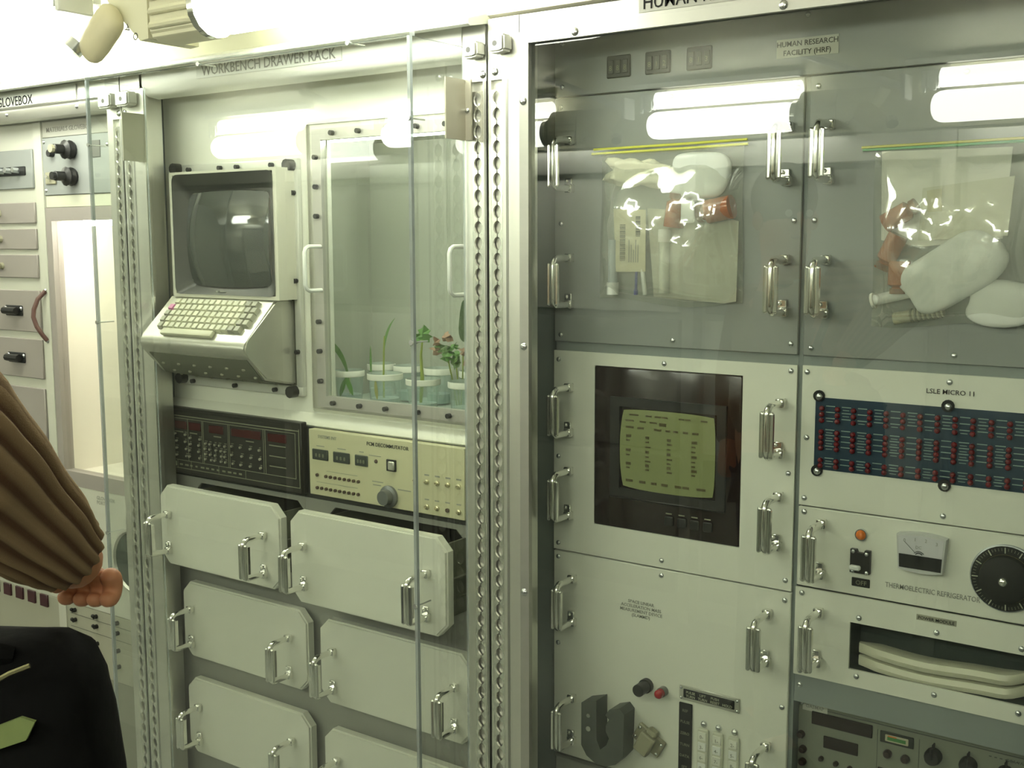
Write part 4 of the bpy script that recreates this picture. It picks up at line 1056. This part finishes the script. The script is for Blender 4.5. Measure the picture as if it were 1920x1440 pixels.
for x0, x1 in ((-1.762, -1.715), (-1.700, -1.652), (-1.637, -1.601)):
    c = MB().box(x0, x1, YT - .003, YT + .001, 1.134, 1.157, .0015).make('counter', mat('counter face', (.035, .045, .038), .4), t)
    for q in range(3): text('8', x0 + (x1 - x0) * (.28 + .22 * q), 1.1405, YT - .003, .011, dimline, c, 'CENTER', name='digit')
    sm = MB().box(x0 + .012, x1 - .012, YT - .0005, YT + .0002, 1.163, 1.1648).make('legend', faint, t)
MB().box(-1.548, -1.523, YT - .004, YT + .001, 1.133, 1.157, .001).make('rocker_frame', blackm, t)
MB().box(-1.541, -1.524, YT - .008, YT - .003, 1.136, 1.154, .002).make('rocker', satin, t)
MB().dome((-1.5785, YT, 1.1485), .0045, .004, 10).make('pilot_lamp', mat('brown lamp', (.10, .06, .05), .3), t)
db = MB().cyl((0, 0, 0), (0, -.004, 0), .0036, 8).mesh('button', mat('brown button', (.09, .06, .04), .4))
inst(db, 'button', t, (-1.7485, YT, 1.1005))
for k in range(8): inst(db, 'button', t, (-1.7225 + k * .0135, YT, 1.1000))
for k in range(10): inst(db, 'button', t, (-1.7490 + k * .0133, YT, 1.0725))
MB().lathe([(.023, 0), (.023, .006), (.0165, .008), (.0150, .022), (0, .022)], (-1.543, YT, 1.0795), 20, axis='y', close=False).make('knob', mat('grey knob', (.20, .21, .21), .3, .5), t)
jk = MB().lathe([(.0055, 0), (.0055, .003), (.0035, .004), (.0035, .008), (.0015, .008), (0, .005)], (0, 0, 0), 10, axis='y', close=False).mesh('jack', mat('nickel jack', (.66, .62, .44), .3, .9))
for x in (-1.473, -1.443, -1.416, -1.389, -1.362): inst(jk, 'jack', t, (x, YT, 1.1225))
for x in (-1.443, -1.417, -1.362): inst(jk, 'jack', t, (x, YT, 1.0715))
for x in (-1.470, -1.390): inst(db, 'button', t, (x, YT, 1.0715), scale=(1.2, 1, 1.2))
sm = MB()
for x in (-1.473, -1.443, -1.416, -1.389, -1.362): sm.box(x - .006, x + .006, YT - .0005, YT + .0002, 1.1345, 1.1375)
for x in (-1.443, -1.417, -1.390, -1.362): sm.box(x - .006, x + .005, YT - .0005, YT + .0002, 1.085, 1.0875)
sm.box(-1.590, -1.560, YT - .0005, YT + .0002, 1.105, 1.1068); sm.box(-1.588, -1.566, YT - .0005, YT + .0002, 1.098, 1.0998); sm.box(-1.520, -1.485, YT - .0005, YT + .0002, 1.096, 1.098)
sm.box(-1.722, -1.632, YT - .0005, YT + .0002, 1.111, 1.1118); sm.box(-1.752, -1.632, YT - .0005, YT + .0002, 1.0848, 1.0856); sm.box(-1.598, -1.565, YT - .0005, YT + .0002, 1.159, 1.1605)
sm.make('legend_print', faint, t)['kind'] = 'stuff'

# drawer cabinet
CAB = thing('drawer_cabinet', 'grey plate with six white chamfered drawers, lower middle rack', 'drawer cabinet', (-1.77, 1.73, .2))
YP = 1.735
pb = MB()
HL = (-2.185, -1.800, .862, 1.030); HR = (-1.745, -1.352, .855, 1.030)
pb.box(-2.268, -1.295, YP, YP + .006, .15, .855)
pb.box(-2.268, HL[0], YP, YP + .006, .855, 1.041).box(HL[1], HR[0], YP, YP + .006, .855, 1.041).box(HR[1], -1.295, YP, YP + .006, .855, 1.041)
pb.box(HL[0], HL[1], YP, YP + .006, 1.030, 1.041).box(HR[0], HR[1], YP, YP + .006, 1.030, 1.041).box(HL[0], HL[1], YP, YP + .006, .855, .862)
for h in (HL, HR):
    d = .030
    for sx, sz, cx, cz in ((1, 1, h[0], h[2]), (-1, 1, h[1], h[2]), (1, -1, h[0], h[3]), (-1, -1, h[1], h[3])):
        pb.prism([(cx, cz), (cx + sx * d, cz), (cx, cz + sz * d)], YP, YP + .006, 'y')
pb.make('face_plate', plate, CAB, smooth=False)
iv = MB()
iv.box(-2.268, -1.295, 2.05, 2.06, .80, 1.05).box(-2.268, -1.295, YP + .007, 2.05, .80, .806)
iv.make('inner_box', mat('olive dark inside', (.07, .08, .05), .6), CAB)
def drawer(x0, x1, z0, z1, yf, handle_x, body):
    c = .026; th = .020
    b = MB().prism([(x0 + c, z0), (x1 - c, z0), (x1, z0 + c), (x1, z1 - c), (x1 - c, z1), (x0 + c, z1), (x0, z1 - c), (x0, z0 + c)], yf, yf + th, 'y')
    bmesh.ops.bevel(b.b, geom=[e for e in b.b.edges if all(abs(v.co.y - yf) < 1e-6 for v in e.verts)], offset=.004, segments=2, affect='EDGES')
    d = b.make('drawer', whiteg, CAB)
    if body:
        bb = MB()
        bb.box(x0 + .035, x0 + .039, yf + th, 2.0, z0 + .025, z1 - .025).box(x1 - .039, x1 - .035, yf + th, 2.0, z0 + .025, z1 - .025).box(x0 + .035, x1 - .035, yf + th, 2.0, z0 + .022, z0 + .026)
        bb.box(x1 - .035, x1 - .027, yf + th, 1.98, z0 + .050, z0 + .058).box(x1 - .035, x1 - .027, yf + th, 1.98, z0 + .095, z0 + .100)
        bb.make('drawer_body', mat('olive drawer body', (.14, .15, .10), .5), d)
    else:
        MB().box(x0 + .03, x1 - .03, yf + th, YP, z0 + .03, z1 - .03).make('drawer_body', plate, d)
    zc = (z0 + z1) / 2
    for hx, hz in zip(handle_x, (zc - .016, zc - .018)): inst(HANDLE, 'handle', d, (hx, yf, hz))
drawer(-2.198, -1.793, .851, 1.038, 1.646, (-2.163, -1.841), True)
drawer(-1.747, -1.323, .846, 1.042, 1.630, (-1.702, -1.370), True)
drawer(-2.197, -1.775, .610, .794, 1.700, (-2.163, -1.8285), False)
drawer(-1.738, -1.322, .603, .791, 1.700, (-1.694, -1.359), False)
drawer(-2.192, -1.774, .368, .556, 1.700, (-2.147, -1.8285), False)
drawer(-1.732, -1.320, .358, .545, 1.700, (-1.688, -1.356), False)

# clear cover standing off the drawer rack
t = thing('acrylic_cover', 'clear acrylic cover standing off the middle drawer rack, bolted at its edges', 'acrylic cover', (-1.75, 1.50, .3))
YC = 1.505
def sheet(nm, x0, x1, y0, y1, z0, z1, thin):
    """clear faces across the thin axis, cut-edge faces around"""
    b = MB().box(x0, x1, y0, y1, z0, z1)
    ax = 'xyz'.index(thin)
    b.b.normal_update()
    for f in b.b.faces: f.material_index = 0 if abs(f.normal[ax]) > .9 else 1
    return b.make(nm, [acryl, acryl_edge], t, smooth=False)
sheet('front_sheet', -2.2035, -1.2900, YC, YC + .006, .30, 1.942, 'y')
sheet('side_sheet', -1.2955, -1.2900, YC + .0065, 1.6545, .30, 1.942, 'x')
sheet('side_sheet', -2.2035, -2.1980, YC + .0065, 1.6545, .30, 1.942, 'x')
sheet('top_rail', -2.2035, -1.2900, YC, YC + .014, 1.9422, 1.9500, 'y')
es = MB().box(-1.2957, -1.2894, YC - .0004, YC + .0064, .30, 1.942).make('edge_strip', acryl_edge, t, smooth=False)
es = MB().box(-2.2037, -2.1978, YC - .0004, YC + .0064, .30, 1.942).make('edge_strip', acryl_edge, t, smooth=False)
PIN = MB().cyl((0, 0, 0), (0, -.003, 0), .0045, 10).cyl((0, 0, 0), (0, .042, 0), .0016, 6).mesh('cover_screw', steel)
for z in (1.806, 1.424, .951, .5): inst(PIN, 'cover_screw', t, (-1.2935, YC - .0005, z)); 
for z in (1.806, 1.424, .951): inst(PIN, 'cover_screw', t, (-2.199, YC - .0005, z))
for x in (-1.83, -1.43): inst(PIN, 'cover_screw', t, (x, YC - .0005, 1.9430))
for xs, sd_, lab in ((-1.297, 1, None), (-2.204, -1, None)):
    b = MB()
    b.box(xs - (0 if sd_ > 0 else .024), xs + (.024 if sd_ > 0 else 0), 1.6505, 1.6545, 1.778, 1.884)
    b.box(xs + (.0087 if sd_ > 0 else -.003), xs + (.0115 if sd_ > 0 else -.0003), 1.595, 1.6505, 1.778, 1.884)
    br = b.make('bracket', mat('tan bracket', (.44, .42, .34), .4, .5), t)
    inst(SCREW, 'bracket_screw', br, (xs + .016 * sd_, 1.6505, 1.83))

# ------------------------------------------------------------------ glovebox rack (left)
R1 = thing('equipment_rack', 'aluminium rack frame at the left, with GLOVEBOX header label', 'rack', (-2.82, 1.72, 0))
post(R1, -2.3500, -2.2965, -2.3165, 1.880, groove=-2.2990)
post(R1, -3.345, -3.290, -3.325, 1.880)
screws(R1, 1.66, [(-2.3050, 1.893)], BIGSCREW)
corner_block(R1, -2.3460, -2.2990, 1.904, 1.936, 1.632)
MB().prism([(1.700, 1.976), (1.658, 1.976), (1.657, 1.935), (1.662, 1.930), (1.662, 1.918), (1.672, 1.905), (1.700, 1.903)], -3.29, -2.3500, 'x').make('header', satin, R1)
MB().box(-3.30, -2.46, 1.6545, 1.6572, 1.9365, 1.972).make('name_plate', mat('pale name strip', (.56, .58, .52), .5), R1)
text('MATERIALS GLOVEBOX', -2.640, 1.9385, 1.6545, .0325, inkd, R1, 'RIGHT', sx=.92)
screws(R1, 1.662, [(-2.770, 1.920), (-2.47, 1.920)])
MB().prism([(-2.3500, 1.932), (-2.2965, 1.932), (-2.2965, 1.985), (-2.3500, 1.985)], 1.657, 1.66, 'y').make('cap_plate', alul, R1)
MB().box(-3.29, -2.3515, 2.20, 2.24, .1, 1.985).make('back_wall', greyd, R1)
MB().box(-2.3515, -2.3485, 1.716, 2.2, .1, 1.985).make('side_wall', warmgrey, R1)
Y1 = 1.72
MB().box(-2.748, -2.715, Y1 - .002, 1.76, .1, 1.905).make('divider', mat('pale divider', (.52, .53, .45), .5), R1)
# control panel
t = thing('glovebox_controls', 'grey control panel lettered MATERIALS GLOVEBOX with two black valve knobs', 'panel', (-2.55, Y1, 1.72))
MB().box(-2.7135, -2.3525, Y1, 1.76, 1.718, 1.862, .001).make('panel', grey, t)
MB().box(-2.7135, -2.3525, Y1 + .002, 1.76, 1.863, 1.905, .001).make('title_strip', mat('title strip', (.40, .40, .34), .5), t)
text('MATERIALS GLOVEBOX', -2.695, 1.8760, Y1 + .002, .0165, mat('grey title ink', (.22, .22, .19), .6), t, sx=1.12)
for z in (1.827, 1.761):
    k = MB().lathe([(.020, 0), (.024, .008), (.021, .016), (.024, .022), (.012, .028), (.012, .052), (.006, .056), (0, .056)], (-2.583, Y1, z), 12, axis='y', close=False).make('valve_knob', black, t)
    MB().cyl((-2.583, Y1 - .050, z), (-2.583, Y1 - .062, z), .010, 8).make('knob_tip', tan if z > 1.8 else black, k)
MB().cyl((-2.668, Y1, 1.8220), (-2.668, Y1 - .014, 1.8220), .009, 10).make('button', black, t)
sw = MB().box(-2.702, -2.656, Y1 - .004, Y1, 1.745, 1.776, .002).make('switch_box', tan, t)
MB().cyl((-2.680, Y1 - .004, 1.760), (-2.674, Y1 - .020, 1.764), .004, 8).make('toggle', steel, sw)
MB().box(-2.514, -2.468, Y1 - .002, Y1, 1.806, 1.846).make('label_plate', mat('dim label', (.12, .12, .11), .6), t)
screws(t, Y1, [(-2.705, 1.852), (-2.705, 1.73), (-2.44, 1.834)])
# glovebox window
t = thing('glovebox', 'glovebox with tall brightly lit white window in a warm grey frame', 'glovebox', (-2.55, Y1, .95))
MB().box(-2.7135, -2.3525, Y1 + .003, 1.76, 1.687, 1.7175, .001).make('top_strip', mat('cream strip', (.55, .56, .44), .5), t)
panel_with_hole(-2.7145, -2.3525, .964, 1.6865, Y1, -2.690, -2.375, 1.002, 1.653, .03).make('frame', warmgrey, t)
gb = MB(); gx0, gx1, gz0, gz1, gy = -2.700, -2.362, .992, 1.664, 1.98
gb.box(gx0, gx1, gy, gy + .005, gz0, gz1).box(gx0 - .005, gx0, 1.7505, gy, gz0, gz1).box(gx1, gx1 + .005, 1.7505, gy, gz0, gz1).box(gx0, gx1, 1.7505, gy, gz1, gz1 + .005).box(gx0, gx1, 1.7505, gy, gz0 - .005, gz0)
gb.make('lining', whitein, t, smooth=False)
MB().cyl((-2.66, 1.80, 1.650), (-2.40, 1.80, 1.650), .010, 10).make('lamp_tube', boxglow, t)
MB().box(-2.690, -2.375, Y1 + .012, Y1 + .016, 1.002, 1.653).make('window_pane', pane, t, smooth=False)
hb = MB().tube([(-2.728, Y1 - .004, 1.472), (-2.738, Y1 - .020, 1.452), (-2.746, Y1 - .028, 1.425), (-2.747, Y1 - .030, 1.405), (-2.740, Y1 - .026, 1.38), (-2.733, Y1 - .014, 1.356), (-2.731, Y1 - .004, 1.343)], .0058, 8).make('strap_handle', leather, t)
screws(hb, Y1 - .004, [(-2.728, 1.474), (-2.731, 1.341)])
# lower white part with the glove port, and the switch strip
t = thing('glove_port_panel', 'pale panel with round dark glove port beside the left column', 'panel', (-2.55, Y1, .64))
MB().box(-2.7145, -2.3525, Y1 + .001, 1.76, .640, .9635, .001).make('panel', mat('pale grey panel', (.52, .53, .45), .5), t)
text('GLOVE BOX\nPORT', -2.555, .940, Y1 + .001, .014, faint, t)
MB().lathe([(.085, 0), (.085, .006), (.078, .010), (.074, .004)], (-2.405, Y1 + .001, .800), 28, axis='y', close=False).make('port_ring', satin, t)
MB().lathe([(.078, .002), (.055, .008), (0, .010)], (-2.405, Y1 + .001, .800), 28, axis='y', close=False).make('port_cover', mat('dark green rubber', (.045, .06, .045), .6), t)
t = thing('switch_panel', 'pale panel with rows of small switches and square red lamps', 'panel', (-2.8, Y1, .48))
MB().box(-3.29, -2.3525, Y1 + .002, 1.76, .46, .6385, .001).make('panel', mat('dull cream panel', (.36, .36, .28), .5), t)
for k in range(5): MB().box(-3.075 + k * .0600, -3.040 + k * .0600, Y1 - .004, Y1 + .002, .606, .640, .001).make('square_lamp', mat('maroon lens', (.05, .012, .018), .3), t)
sk = MB().cyl((0, 0, 0), (0, -.010, 0), .006, 8).ball((0, -.012, .004), .005, seg=8, rings=6).mesh('switch', black)
for x in (-2.677, -2.583, -2.492, -2.40):
    for z in (.622, .595, .548, .505): inst(sk, 'switch', t, (x, Y1 + .002, z))
pl = MB().box(-2.70, -2.36, Y1 + .0012, Y1 + .002, .6095, .6105).box(-2.70, -2.36, Y1 + .0012, Y1 + .002, .574, .575); pl.make('printed_lines', greyU, t)['kind'] = 'stuff'
t = thing('lower_panel', 'dull grey green panel at the lower left beside the black bag', 'panel', (-2.8, Y1, .1))
MB().box(-3.29, -2.3525, Y1 + .004, 1.76, .05, .4585, .001).make('panel', mat('dull olive panel', (.24, .24, .19), .6), t)
MB().box(-2.60, -2.53, Y1 - .004, Y1 + .004, .27, .33, .004).make('name_tag', paper, t)
# left drawers
CB1 = thing('drawer_cabinet', 'pale cabinet of grey drawers with dark pulls at the far left edge', 'drawer cabinet', (-3.0, Y1, .7))
MB().box(-3.29, -2.7495, Y1 + .004, 1.77, .6395, 1.905).make('carcass', mat('pale carcass', (.50, .51, .43), .5), CB1)
for k, (z0, z1, big_) in enumerate(((1.738, 1.838, 2), (1.648, 1.702, 0), (1.580, 1.634, 0), (1.505, 1.566, 0), (1.362, 1.472, 1), (1.238, 1.343, 1), (1.06, 1.212, 0), (.90, 1.04, 1), (.70, .88, 1))):
    d = MB().box(-3.28, -2.760, Y1 - .002, Y1 + .004, z0, z1, .0015).make('drawer', grey if big_ == 2 else warmgrey, CB1)
    zc = (z0 + z1) / 2
    if big_ == 1:
        x = -2.878; b = MB().box(x - .040, x + .040, Y1 - .006, Y1 - .002, zc - .014, zc + .014, .002); b.make('pull_plate', blackm, d)
        MB().cyl((x - .030, Y1 - .016, zc), (x + .030, Y1 - .016, zc), .010, 8).make('pull', black, d)
        screws(d, Y1 - .006, [(x - .036, zc + .006), (x + .036, zc + .006)])
    elif big_ == 0: MB().lathe([(.010, 0), (.008, .006), (.012, .014), (0, .018)], (-2.926, Y1 - .002, zc), 10, axis='y', close=False).make('pull', tan, d)
    else:
        MB().box(-3.02, -2.790, Y1 - .004, Y1 - .002, 1.772, 1.795, .002).make('pull_plate', blackm, d)
        for x in (-2.965, -2.925, -2.885, -2.850, -2.815): MB().cyl((x, Y1 - .004, 1.784), (x, Y1 - .026, 1.786), .007, 8).make('switch', steel, d)
        MB().box(-3.05, -2.945, Y1 - .03, Y1 - .004, 1.768, 1.790, .003).make('pull', pvc, d)
MB().box(-2.96, -2.89, Y1 - .004, Y1, 1.145, 1.185).make('paper_label', paper, CB1)

# ------------------------------------------------------------------ visitor reaching in at the left
def camw(px, py, d):
    """a point at depth d along the view used only to lay out the visitor's skeleton"""
    v = _x2 * ((px - 960) / 2142.3 * d) + _d2 * ((py - 720) / 2142.3 * d) + _f * d
    return Vector((v.x, v.y, v.z + CAMZ))
def skin_mesh(name, verts, edges, radii, m, parent, root=0, sub=2, extra_roots=()):
    me = bpy.data.meshes.new(name); me.from_pydata([Vector(v) - off(parent) for v in verts], edges, []); me.materials.append(m)
    o = bpy.data.objects.new(name, me); COL.objects.link(o); o.parent = parent; OFF[o.name] = off(parent)
    md = o.modifiers.new('skin', 'SKIN'); md.use_smooth_shade = True
    for i, r in enumerate(radii):
        sv = me.skin_vertices[0].data[i]; sv.radius = (r, r) if not isinstance(r, tuple) else r; sv.use_root = (i == root or i in extra_roots)
    s = o.modifiers.new('sub', 'SUBSURF'); s.levels = sub; s.render_levels = sub
    return o
SH = Vector((-1.06, .23, 1.45)); EL = Vector((-.866, .424, 1.468)); WR = Vector((-.957, .615, 1.300))
PE = thing('person', 'person in ribbed brown knit sleeve, forearm reaching in from the left edge', 'person', (-1.34, .10, 0))
hip = Vector((-1.36, .08, .95)); chest = Vector((-1.34, .10, 1.30)); neck = Vector((-1.33, .11, 1.49)); headb = Vector((-1.32, .12, 1.60)); headt = Vector((-1.315, .125, 1.72))
ad = (WR - EL).normalized()
hv = [hip, chest, neck, headb, headt, SH, EL, WR, WR + ad * .024,
      Vector((-1.50, -.05, 1.42)), Vector((-1.58, -.10, 1.16)), Vector((-1.52, .05, .95)), Vector((-1.50, .10, .86)),
      hip + Vector((.06, .08, -.06)), Vector((-1.29, .16, .52)), Vector((-1.31, .15, .10)), Vector((-1.22, .19, .05)),
      hip + Vector((-.06, -.08, -.06)), Vector((-1.43, -.02, .52)), Vector((-1.46, -.03, .10)), Vector((-1.37, .01, .05))]
he = [(0, 1), (1, 2), (2, 3), (3, 4), (1, 5), (5, 6), (6, 7), (7, 8), (1, 9), (9, 10), (10, 11), (11, 12), (0, 13), (13, 14), (14, 15), (15, 16), (0, 17), (17, 18), (18, 19), (19, 20)]
hr = [.12, .13, .055, .085, .075, .055, .042, .026, .031, .055, .042, .028, .034, .08, .055, .04, .035, .08, .055, .04, .035]
# fingers curl away from the camera around the bag's top edge; thumb leaves the side of the palm
palm = hv[8]; side = ad.cross(Vector((0, 0, 1))).normalized(); dn = side.cross(ad).normalized()
if dn.z > 0: dn = -dn
roots = []
for k, (s_, L) in enumerate(((-.023, .036), (-.0075, .040), (.0075, .038), (.022, .034))):
    a = palm + side * s_ + ad * .004; i0 = len(hv)
    hv += [a, a + ad * (L * .52) + dn * .002, a + ad * (L * .70) + dn * .020, a + ad * (L * .30) + dn * .026]
    he += [(i0, i0 + 1), (i0 + 1, i0 + 2), (i0 + 2, i0 + 3)]; hr += [.0120, .0112, .0100, .0088]; roots.append(i0)
i0 = len(hv); a = palm + side * -.022 - ad * .014
hv += [a, a + side * -.008 + ad * .014 + dn * .012, a + side * -.002 + ad * .028 + dn * .020]; he += [(i0, i0 + 1), (i0 + 1, i0 + 2)]; hr += [.011, .0100, .0085]; roots.append(i0)
skin_mesh('body', hv, he, hr, skin, PE, 0, 2, roots)
# knitted sweater: torso and far arm by skin, near sleeve as a ribbed tube
skin_mesh('sweater', [hip + Vector((0, 0, .02)), chest, neck + Vector((0, 0, -.06)), SH + Vector((-.06, -.03, .0)), hv[9], hv[10], hv[11]], [(0, 1), (1, 2), (1, 3), (1, 4), (4, 5), (5, 6)], [.145, .155, .07, .085, .075, .06, .042], mat('brown knit', (.20, .12, .06), .9), PE)
sl = MB(); ctrl = [SH + Vector((-.05, -.03, .0)), SH, (SH + EL) / 2 + Vector((-.01, -.01, .006)), EL, EL.lerp(WR, .25), EL.lerp(WR, .5), EL.lerp(WR, .75), EL.lerp(WR, .90), EL.lerp(WR, .96)]
crad = [.088, .086, .079, .071, .064, .055, .047, .040, .036]
pts = []; rr = []
for i in range(len(ctrl) - 1):
    for k in range(6):
        u = k / 6; pts.append(ctrl[i].lerp(ctrl[i + 1], u)); rr.append(crad[i] * (1 - u) + crad[i + 1] * u)
pts.append(ctrl[-1]); rr.append(crad[-1]); pts.append(ctrl[-1] - ad * .01); rr.append(crad[-1] - .012)
for _ in range(3): pts = [pts[0]] + [(pts[i - 1] + pts[i] * 2 + pts[i + 1]) / 4 for i in range(1, len(pts) - 1)] + [pts[-1]]
NR = 18; SEG = NR * 5; rib_shade = []
upv = Vector((0, 0, 1)); rings = []
for i, p in enumerate(pts):
    tt = (pts[min(i + 1, len(pts) - 2)] - pts[max(i - 1, 0)]).normalized() if i < len(pts) - 1 else ad
    u = (upv - tt * upv.dot(tt)).normalized(); w = tt.cross(u); upv = u; ring = []
    for k in range(SEG):
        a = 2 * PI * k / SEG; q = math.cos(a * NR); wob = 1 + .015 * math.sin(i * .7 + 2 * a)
        rd = rr[i] * wob * (1 + .060 * q); ring.append(sl.b.verts.new(p + (u * math.cos(a) + w * math.sin(a)) * rd)); rib_shade.append(max(0, min(1, .5 + .65 * q)))
    rings.append(ring)
for a, b_ in zip(rings, rings[1:]):
    for k in range(SEG): sl.b.faces.new((a[k], a[(k + 1) % SEG], b_[(k + 1) % SEG], b_[k]))
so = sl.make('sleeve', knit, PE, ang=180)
at = so.data.attributes.new('rib_shade', 'FLOAT', 'POINT'); at.data.foreach_set('value', rib_shade)
skin_mesh('trousers', [hip + Vector((0, 0, .04)), hv[13], hv[14], hv[15] + Vector((0, 0, -.03)), hv[17], hv[18], hv[19] + Vector((0, 0, -.03))], [(0, 1), (1, 2), (2, 3), (0, 4), (4, 5), (5, 6)], [.135, .10, .075, .06, .10, .075, .06], denim, PE)
for a, b_ in ((hv[15], hv[16]), (hv[19], hv[20])):
    d = (b_ - a); d.z = 0; d.normalize(); f0 = Vector((a.x, a.y, 0)) - d * .06
    s_ = MB()
    s_.tube([f0 + Vector((0, 0, .045)), f0 + d * .08 + Vector((0, 0, .05)), f0 + d * .17 + Vector((0, 0, .04)), f0 + d * .24 + Vector((0, 0, .03))], [.040, .045, .042, .028], 10)
    s_.make('shoe', blackm, PE)
hb = MB().ball(headt + Vector((-.01, -.005, .0)), .098, (1, .95, 1.05), 18, 12)
for v in hb.b.verts:
    if v.co.z < 1.63 and (v.co - headt).dot(Vector((.7, .7, 0))) > .02: v.co += Vector((-.03, -.03, .05))
hb.make('hair', hairm, PE, ang=80)
fdir = Vector((.75, .66, 0)).normalized(); fs = Vector((-fdir.y, fdir.x, 0)); fc = headb.lerp(headt, .45)
fb_ = MB()
for s_ in (-1, 1): fb_.ball(fc + fdir * .083 + fs * s_ * .032 + Vector((0, 0, .02)), .011, seg=8, rings=6)
fb_.make('eyes', pvc, PE, kind='stuff')
MB().tube([fc + fdir * .085 + Vector((0, 0, .02)), fc + fdir * .105 + Vector((0, 0, -.012)), fc + fdir * .09 + Vector((0, 0, -.02))], [.008, .012, .010], 8).make('nose', skin, PE)
MB().ball(fc + fdir * .078 + Vector((0, 0, -.048)), .020, (1, 1, .3), 10, 6).make('mouth', mat('lips', (.36, .13, .10), .5), PE)
for s_ in (-1, 1): MB().ball(fc + fs * s_ * .088 + Vector((0, 0, 0)), .028, (.6, .4, 1), 10, 8).make('ear', skin, PE)
# black bag under the hand
BG = thing('shoulder_bag', 'black cloth shoulder bag with olive badge at the lower left corner', 'bag', (-.92, .56, .95))
def bagpt(px, py, d): return camw(px, py, d)
b = MB(); secs = []
c_dir = _x2.copy(); c_dir.z = 0; c_dir.normalize(); f_dir = Vector((-c_dir.y, c_dir.x, 0))
top_l = camw(-150, 1150, 1.02); 
ctr = camw(8, 1300, 1.05); ctr.z = 0
rings = []
NV = 28
for z, hw, hd, dx in ((.86, .06, .03, 0), (.875, .11, .055, 0), (.93, .131, .066, 0), (1.02, .131, .070, 0), (1.10, .128, .070, 0), (1.165, .122, .066, 0), (1.205, .114, .058, .002), (1.228, .106, .048, .003), (1.241, .088, .034, .002), (1.246, .05, .016, 0)):
    ring = []
    for k in range(NV):
        a = 2 * PI * k / NV; ca, sa = math.cos(a), math.sin(a)
        u = hw * (abs(ca) ** .55) * (1 if ca > 0 else -1); w = hd * (abs(sa) ** .55) * (1 if sa > 0 else -1)
        wv = .003 * math.sin(9 * z * 10 + 5 * a)
        p = ctr + c_dir * (u + dx - .028) + f_dir * (w + wv); ring.append(b.b.verts.new((p.x, p.y, z)))
    rings.append(ring)
for p, q in zip(rings, rings[1:]):
    for k in range(NV): b.b.faces.new((p[k], p[(k + 1) % NV], q[(k + 1) % NV], q[k]))
b.b.faces.new(rings[0][::-1]); b.b.faces.new(rings[-1])
b.make('bag_body', blackcloth, BG, ang=60)
# flap edge roll, zip, badge, strap
fl = MB()
def onbag(u, z, w): p = ctr + c_dir * (u - .028) + f_dir * (-w); return (p.x, p.y, z)
fl.tube([onbag(-.10, 1.238, .040), onbag(-.05, 1.246, .046), onbag(-.01, 1.247, .046), onbag(.03, 1.243, .044), onbag(.055, 1.238, .036)], [.014, .017, .016, .013, .008], 8)
fl.make('flap_roll', blackcloth, BG)
MB().tube([onbag(.050, 1.226, .072), onbag(.066, 1.2345, .070), onbag(.082, 1.240, .066)], .0022, 6).make('zip_pull', mat('brass zip', (.45, .42, .24), .3, .9), BG)
bd = MB(); q = [onbag(.024, 1.158, .0700), onbag(.078, 1.176, .0690), onbag(.086, 1.192, .0680), onbag(.074, 1.196, .0680), onbag(.028, 1.178, .0690)]
q2 = [(Vector(p) + f_dir * -.004) for p in q]
va = [bd.b.verts.new(p) for p in q]; vb = [bd.b.verts.new(p) for p in q2]
bd.b.faces.new(vb)
for i in range(5): bd.b.faces.new((va[i], va[(i + 1) % 5], vb[(i + 1) % 5], vb[i]))
bd.make('badge', badge, BG)
st = MB(); sp_ = [Vector(onbag(-.10, 1.20, 0)), Vector(onbag(-.16, 1.30, .02)), SH + Vector((-.04, -.03, .085)), SH + Vector((-.12, -.10, .05)), Vector((-1.25, .0, 1.15)), Vector(onbag(-.12, 1.15, .05))]
st.tube(sp_, .012, 6); st.make('strap', blackcloth, BG)

build_texts()
